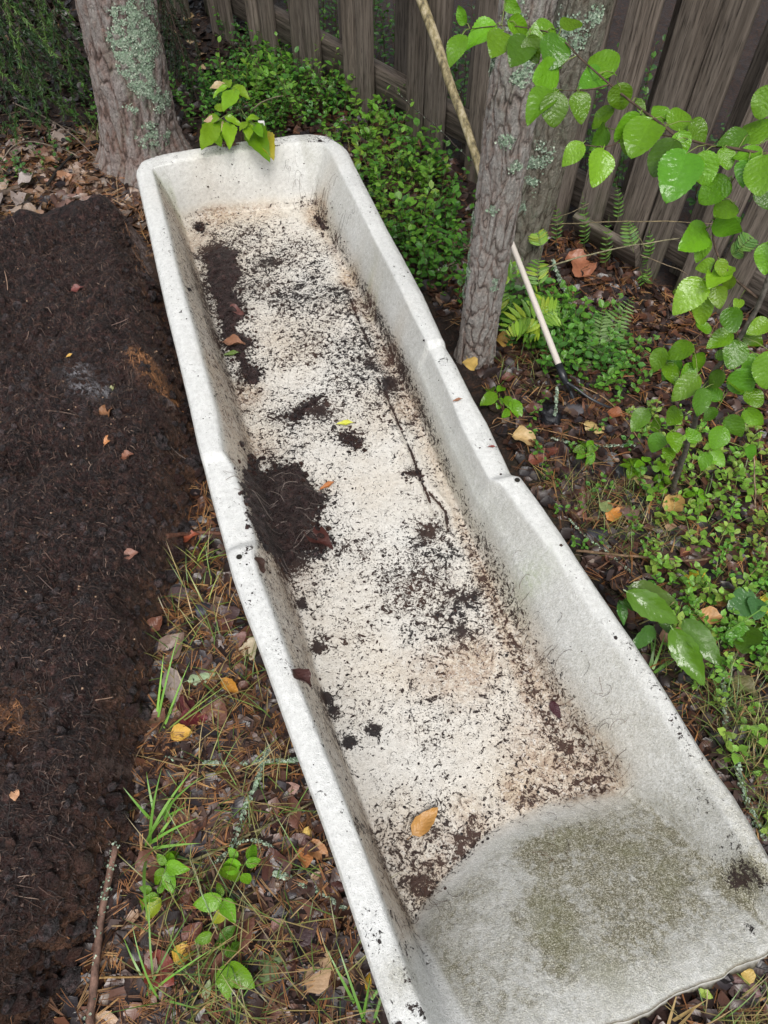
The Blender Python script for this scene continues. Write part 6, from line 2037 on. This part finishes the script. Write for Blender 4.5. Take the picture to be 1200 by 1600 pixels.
def soil(outline, h, label, res=.0035, edge=.012, seed=0, cat='soil clump'):
    poly = np.array([on_trough(*q)[:2] for q in outline])
    lo, hi = poly.min(0) - .03, poly.max(0) + .03
    x, y = np.meshgrid(np.arange(lo[0], hi[0], res), np.arange(lo[1], hi[1], res))
    s = poly_sd(x, y, poly) + edge * .8 * n2(x, y, 45, 4, seed) + edge * .5 * n2(x, y, 150, 2, seed + 3)
    zb = np.array([trough_z(a, b) for a, b in zip(x.ravel(), y.ravel())]).reshape(x.shape)
    z = zb - .003 + h * (1 - np.exp(-np.clip(s + .004, 0, 1) / (.6 * h + .008))) + (.25 * h + .001) * n2(x, y, 60, 4, seed + 1.1) * sst(0, .02, s)
    m = MB()
    m.grid(np.stack([x, y, z], -1), (.0, .35, .05), keep=s > -.002)
    o = m.build('soil_clump', M_PEAT, origin=(*poly.mean(0), ZF))
    tag(o, label, cat)
    # crumbs that thin out round the patch and clods on it
    kb = MB()
    per = np.concatenate([poly[i] * (1 - f) + poly[(i + 1) % len(poly)] * f for i in range(len(poly)) for f in (np.linspace(0, 1, 14)[:, None],)])
    per = per + rng.normal(0, .011, per.shape)
    ins = lo + rng.random((260, 2)) * (hi - lo)
    ins = ins[poly_sd(ins[:, 0], ins[:, 1], poly) > 0]
    zi = np.array([trough_z(*w) for w in ins]) + h * .8 if len(ins) else np.zeros(0)
    zp = np.array([trough_z(*w) for w in per])
    clods(kb, np.vstack([np.hstack([per, zp[:, None]]), np.hstack([ins, zi[:, None]])]), .0012, .006 if h < .02 else .010)
    tag(kb.build('loose_crumbs', M_PEAT, o), kind='stuff')
    return o, poly


c1, pc1 = soil([(384, 732), (400, 722), (412, 742), (440, 733), (465, 722), (476, 745), (492, 768), (507, 783), (498, 800), (490, 815), (502, 835), (512, 852), (490, 862), (470, 858), (455, 876), (438, 886), (424, 866), (414, 850), (400, 830), (388, 800), (380, 765)], .030, 'rooty black soil clump slumped against the left wall of the trough', seed=1)
c2, pc2 = soil([(318, 400), (345, 388), (375, 392), (370, 410), (378, 430), (364, 450), (372, 470), (383, 490), (372, 505), (378, 522), (398, 532), (384, 548), (390, 570), (408, 582), (400, 600), (385, 598), (374, 572), (352, 545), (346, 520), (340, 490), (330, 455), (322, 425)], .014, 'long flat patch of black soil along the left side of the trough floor', seed=2)
soil([(450, 652), (465, 634), (490, 620), (506, 616), (495, 633), (475, 648), (460, 657)], .008, 'slanting streak of dark soil in the middle of the trough floor', res=.003, edge=.006, seed=3)
soil([(530, 673), (550, 680), (570, 692), (565, 705), (550, 702), (535, 690)], .006, 'small dark soil smear right of the slanting streak', res=.003, edge=.007, seed=4)
soil([(632, 738), (648, 730), (660, 738), (656, 748), (640, 748)], .008, 'little dark soil lump on the crack along the right side', res=.0025, edge=.004, seed=5)
soil([(388, 745), (392, 722), (402, 720), (404, 745), (396, 760)], .022, 'small rooty tuft standing above the soil clump', res=.003, edge=.004, seed=6)
soil([(488, 340), (500, 332), (508, 345), (512, 360), (504, 362)], .006, 'reddish soil crumb high on the right wall foot', res=.003, edge=.005, seed=7)
soil([(305, 352), (318, 348), (320, 360), (308, 364)], .005, 'small black soil spot near the far left corner', res=.003, edge=.004, seed=8)


def hairs(mb, P0, Lmin, Lmax, wid, cols, zf, lift=.002, curl=1.6, nseg=5):
    for p in P0:
        if mb is not hb and p[2] > ZF + .05 and p[1] > 1.0:
            continue
        L, a, c = rng.uniform(Lmin, Lmax), rng.uniform(0, 6.28), rng.normal(0, curl)
        x, y = p[0], p[1]
        pts = []
        for k in range(nseg + 1):
            pts.append((x, y, zf(x, y) + .0012 + lift * math.sin(math.pi * k / nseg) * rng.random()))
            a += c / nseg
            x += math.cos(a) * L / nseg
            y += math.sin(a) * L / nseg
        mb.tube(pts, wid * rng.uniform(.6, 1.2), 3, np.array(cols[rng.integers(len(cols))]) * rng.uniform(.7, 1.3), cap=False)


hb = MB()
cl = np.array([(x, y) for x, y in np.random.default_rng(3).uniform(pc1.min(0), pc1.max(0), (900, 2)) if poly_sd(np.array(x), np.array(y), pc1) > .004])
CB = BVHTree.FromPolygons([tuple(v.co + c1.location) for v in c1.data.vertices], [tuple(p.vertices) for p in c1.data.polygons])


def cz(x, y):
    h = CB.ray_cast(Vector((x, y, 2)), Vector((0, 0, -1)))
    return max(h[0].z if h[0] is not None else 0, trough_z(x, y))


hairs(hb, cl[:420], .01, .035, .0004, [(.035, .025, .022), (.07, .05, .042), (.012, .009, .008), (.11, .085, .075)], cz, .006)
hairs(hb, cl[420:450], .03, .06, .0006, [(.30, .25, .22), (.22, .18, .16)], cz, .008, .8)
tag(hb.build('root_hairs', M_VC, c1), kind='stuff')

fl_ = MB()
R_ = np.random.default_rng(21)
pts = []
while len(pts) < 900:
    i, j = R_.integers(30, 420), R_.integers(2, TP.shape[1] - 2)
    pr_ = .75 if 26 < j < 160 else (.2 if j < 27 else .05)
    if i > 440 - 20:
        pr_ = .2
    if R_.random() < pr_ * (.3 + min(1, dirt[i, j] * 1.1)):
        pts.append(TP[i, j])
hairs(fl_, pts, .005, .022, .00030, [(.03, .018, .014), (.015, .01, .009), (.06, .03, .02), (.10, .045, .028)], trough_z, .0015, 2.2)
# reddish root tangles by the wall foot
for u, v, n_, s_ in ((500, 345, 40, .02), (470, 312, 24, .02), (520, 390, 24, .02), (770, 950, 40, .03), (790, 1000, 30, .025), (845, 1075, 40, .03), (895, 1165, 50, .035), (920, 1215, 30, .025), (685, 890, 16, .015), (640, 745, 18, .018), (600, 590, 24, .02), (660, 1400, 26, .02), (875, 1335, 8, .012), (880, 1260, 14, .04), (500, 352, 16, .015)):
    p = on_trough(u, v)
    hairs(fl_, p[None] + R_.normal(0, s_, (n_, 3)) * np.array((1, 1, 0)), .012, .035, .00034, [(.06, .025, .015), (.10, .04, .022), (.03, .016, .012)], trough_z, .004, 2.4)
tag(fl_.build('root_fibres', M_VC, trough), kind='stuff')
# crumbs of soil
cb = MB()
Pc = []
while len(Pc) < 2600:
    i, j = R_.integers(10, 440), R_.integers(2, TP.shape[1] - 2)
    if R_.random() < min(1, dirt[i, j] ** 1.6 * 1.4):
        f = R_.random(2)
        Pc.append(TP[i, j] * (1 - f[0]) + TP[min(i + 1, TP.shape[0] - 1), j + 1] * f[0])
Pc = np.array(Pc)
tv6 = np.array([(1, 0, .1), (.2, .8, .0), (-.8, .3, .15), (-.5, -.7, .0), (.5, -.7, .1), (0, 0, .7), ])
tf6 = [(0, 1, 5), (1, 2, 5), (2, 3, 5), (3, 4, 5), (4, 0, 5)]
cb.inst(tv6, tf6, Pc, rots(R_.uniform(0, 6.28, len(Pc)), R_.normal(0, .2, len(Pc))), np.exp(R_.normal(math.log(.0014), .55, len(Pc))), np.array([(.010, .007, .007), (.018, .011, .010), (.035, .018, .013)])[R_.integers(0, 3, len(Pc))])
tag(cb.build('soil_crumbs', M_VC, trough), kind='stuff')

# ------------------------------------------------------------------ garden tool and leaning pole
hb0 = at(880, 588, .085)
ht = at(778, 325, .33)
tool = thing('garden_cultivator', (*at(893, 628, 0)[:2], 0), 'hand cultivator with pale round handle and black metal tines stuck in the soil', 'cultivator')
m = MB()
m.tube(np.linspace(hb0, ht, 12), np.linspace(.0088, .0072, 12), 14, (.58, .53, .47))
m.build('handle', M_VC, tool)
d_ = (hb0 - ht) / np.linalg.norm(hb0 - ht)
e1 = at(890, 610, .045)
m = MB()
m.tube(np.stack([hb0 - d_ * .035, hb0, hb0 + d_ * .012, (hb0 + e1) / 2, e1]), [.0105, .0103, .0092, .008, .006], 14, (.02, .022, .026))
M_METAL = m_vcol('painted_metal', .28, .5, 60, .4)
m.build('socket', M_METAL, tool)
for tp in ([e1 - d_ * .03, at(896, 622, .03), at(899, 634, .002), at(900, 640, -.02)], [hb0 + d_ * .015, at(900, 606, .06), at(920, 622, .05), at(945, 634, .035), at(962, 640, .01), at(968, 641, -.015)], [e1 - d_ * .03, at(893, 615, .04), at(893, 628, .008), at(892, 636, -.02)]):
    m = MB()
    p = smooth_path(tp, 18)
    m.tube(p, np.linspace(.0042, .0026, 18), 8, (.03, .034, .04))
    m.build('tine', M_METAL, tool)


def fence_hit(u, v, off):
    r = ray(u, v)
    n3 = np.array((*FN_, 0))
    t = ((FA @ FN_) + off - CAMP @ n3) / (r @ n3)
    return CAMP + r * t


pt, pb_ = fence_hit(646, -40, .06), at(760, 292, .10)
t_ = (0 - pb_[2]) / (pt[2] - pb_[2])
pb0 = pb_ + (pt - pb_) * t_
pole = thing('leaning_pole', (pb0[0], pb0[1], 0), 'barkless yellowish wooden pole blotched with grey leaning behind the slim pine', 'pole')


def m_pole():
    t = NT('peeled_pole')
    n = t.noise(t.coord((1, 1, .35)), 60, 5, .65)
    c = t.ramp(n, [(.36, (.12, .10, .06)), (.48, (.30, .25, .13)), (.6, (.50, .43, .29))])
    t.set(c, .7, .3)
    t.bump(n, .4, .003)
    return t.m


m = MB()
pp = np.linspace(pb0, pt + (pt - pb0) * .25, 30)
pp = pp + .003 * np.stack([vnoise(pp * 9 + k * 31) for k in range(3)], -1)
m.tube(pp, np.linspace(.0125, .0165, 30) * (1 + .05 * vnoise(pp * 40)), 14, (.4, .35, .2))
m.build('shaft', m_pole(), pole)

# small white tag, dark lump
m = MB()
p = at(410, 200, .12)
m.box((-.011, -.001, -.06), (.011, .001, .03), (.7, .7, .68), Matrix.Translation(p) @ Matrix.Rotation(.25, 4, 'X'))
tag(m.build('plant_tag', M_VC, origin=tuple(p)), 'blank white plastic tag standing behind the far rim', 'tag')
m = MB()
p = surf(857, 650)
a, b = np.meshgrid(np.linspace(0, 2 * math.pi, 17), np.linspace(0, math.pi / 2, 8))
P_ = np.stack([np.cos(a) * np.cos(b), np.sin(a) * np.cos(b), np.sin(b)], -1)
P_ = P_ * (1 + .45 * fbm(P_ * 2.5, 3))[..., None] * np.array((.035, .035, .026)) + p
m.grid(P_[:, ::-1], (.012, .012, .016))
tag(m.build('charred_lump', m_vcol('charred', .4, .5, 90, .5, .8), origin=tuple(p)), 'wet black lump on the litter left of the tool head', 'lump')

# ------------------------------------------------------------------ spruce with drooping boughs (upper left)
spc = np.array((-1.95, 3.35))
spruce = thing('spruce_tree', (spc[0], spc[1], 0), 'dark spruce with drooping needle boughs at the upper left', 'tree')
m = MB()
m.tube(np.linspace((spc[0], spc[1], -.1), (spc[0] + .05, spc[1], 5.2), 10), np.linspace(.11, .04, 10), 12, (.35, .3, .1))
m.build('trunk', M_BARK_GREY, spruce)
SPC = [(.016, .045, .011), (.024, .062, .013), (.035, .085, .016), (.012, .035, .01), (.055, .11, .02)]


def bough(pts, nside, slen, nneed, nl, nw, cols, droop=.6, name='bough', seed=0):
    r = np.random.default_rng(seed)
    p = smooth_path(pts, nside + 2)
    m = MB()
    m.tube(p, np.linspace(.006, .0015, len(p)), 5, (.05, .035, .025))
    tan = np.gradient(p, axis=0)
    tan /= np.linalg.norm(tan, axis=1)[:, None]
    A, D, Cc = [], [], []
    for i in range(1, len(p)):
        for sg_ in (-1, 1):
            side = np.cross(tan[i], (0, 0, 1))
            side /= np.linalg.norm(side) + 1e-9
            L = slen * r.uniform(.5, 1.15) * (1 - .5 * (i / len(p)) ** 2)
            d = side * sg_ * r.uniform(.4, .9) + tan[i] * .8 + np.array((0, 0, -droop * r.uniform(.5, 1.3)))
            d /= np.linalg.norm(d)
            pts2 = [p[i], p[i] + d * L * .5, p[i] + d * L + np.array((0, 0, -.25 * droop * L))]
            q = smooth_path(pts2, 6)
            m.tube(q, np.linspace(.0016, .0007, 6), 3, (.06, .045, .025), cap=False)
            base_c = np.array(cols[r.integers(len(cols))]) * r.uniform(.7, 1.3)
            f = r.random(nneed)
            A.append(np.stack([np.interp(f, np.linspace(0, 1, 6), q[:, k]) for k in range(3)], -1))
            dd = d[None] * r.uniform(.5, 1.1, (nneed, 1)) + r.normal(0, .45, (nneed, 3))
            D.append(dd / np.linalg.norm(dd, axis=1)[:, None])
            Cc.append(base_c[None] * r.uniform(.75, 1.3, (nneed, 1)) * (1 + .5 * f[:, None] ** 3))
    A, D, Cc = np.concatenate(A), np.concatenate(D), np.concatenate(Cc)
    n = len(A)
    w = np.cross(D, r.normal(size=(n, 3)))
    w /= np.linalg.norm(w, axis=1)[:, None]
    L = nl * r.uniform(.7, 1.2, (n, 1))
    V = np.stack([A - w * nw, A + w * nw, A + D * L * .7 + w * nw * .8, A + D * L, A + D * L * .7 - w * nw * .8], 1)
    k = np.arange(n)[:, None] * 5
    mm = m
    mm.add(V.reshape(-1, 3), np.concatenate([k + np.array([[0, 1, 2]]), k + np.array([[0, 2, 4]]), k + np.array([[4, 2, 3]])]), np.repeat(Cc, 5, 0))
    o = mm.build(name, M_NEEDLE, spruce)
    return tag(o, kind='stuff')


root = np.array((spc[0], spc[1], 1.15))
for k, (u, v, d, L) in enumerate(((70, 150, 2.55, .22), (112, 138, 2.62, .22), (25, 165, 2.45, .24), (105, 60, 2.45, .22), (55, 95, 2.35, .25), (-10, 120, 2.3, .25), (30, 40, 2.2, .25), (85, 10, 2.3, .22), (120, 100, 2.8, .2), (-30, 40, 2.1, .25), (45, 130, 2.75, .24), (5, 190, 2.7, .22))):
    e = atd(u, v, d)
    s_ = root + (0, 0, .25 * (k % 4)) + (e - root) * .1
    mid = (s_ + e) / 2 + np.array((0, 0, .16))
    pm_ = e + (mid - e) * .45
    bough([s_, mid, pm_, e], 20, L * 1.1, 130, .016, .0011, SPC, .55, seed=k + 60)
for k, (u, v, d) in enumerate(((318, 190, 2.9), (300, 150, 2.95), (280, 110, 2.9), (325, 120, 3.1))):
    e = atd(u, v, d)
    s_ = np.array((-.95, 3.3, .9))
    bough([s_, (s_ + e) / 2 + (0, 0, .08), e], 16, .16, 110, .012, .0008, [(.012, .035, .012), (.018, .045, .014)], .9, seed=k + 90)
# unseen rest of the crown above the picture, added to shade the upper left
for k in range(90):
    r = np.random.default_rng(k + 300)
    a, z = r.uniform(0, 6.28), r.uniform(.9, 4.6)
    L = 1.55 * (1 - (z - .6) / 5.0)
    s_ = np.array((spc[0], spc[1], z))
    e = s_ + np.array((math.cos(a) * L, math.sin(a) * L, -.35 * L))
    if z < 1.7 and (math.sin(a) < .2):
        continue
    bough([s_, (s_ + e) / 2 + (0, 0, .1), e], 12, .40, 26, .035, .006, SPC[:3], .35, seed=k + 500)
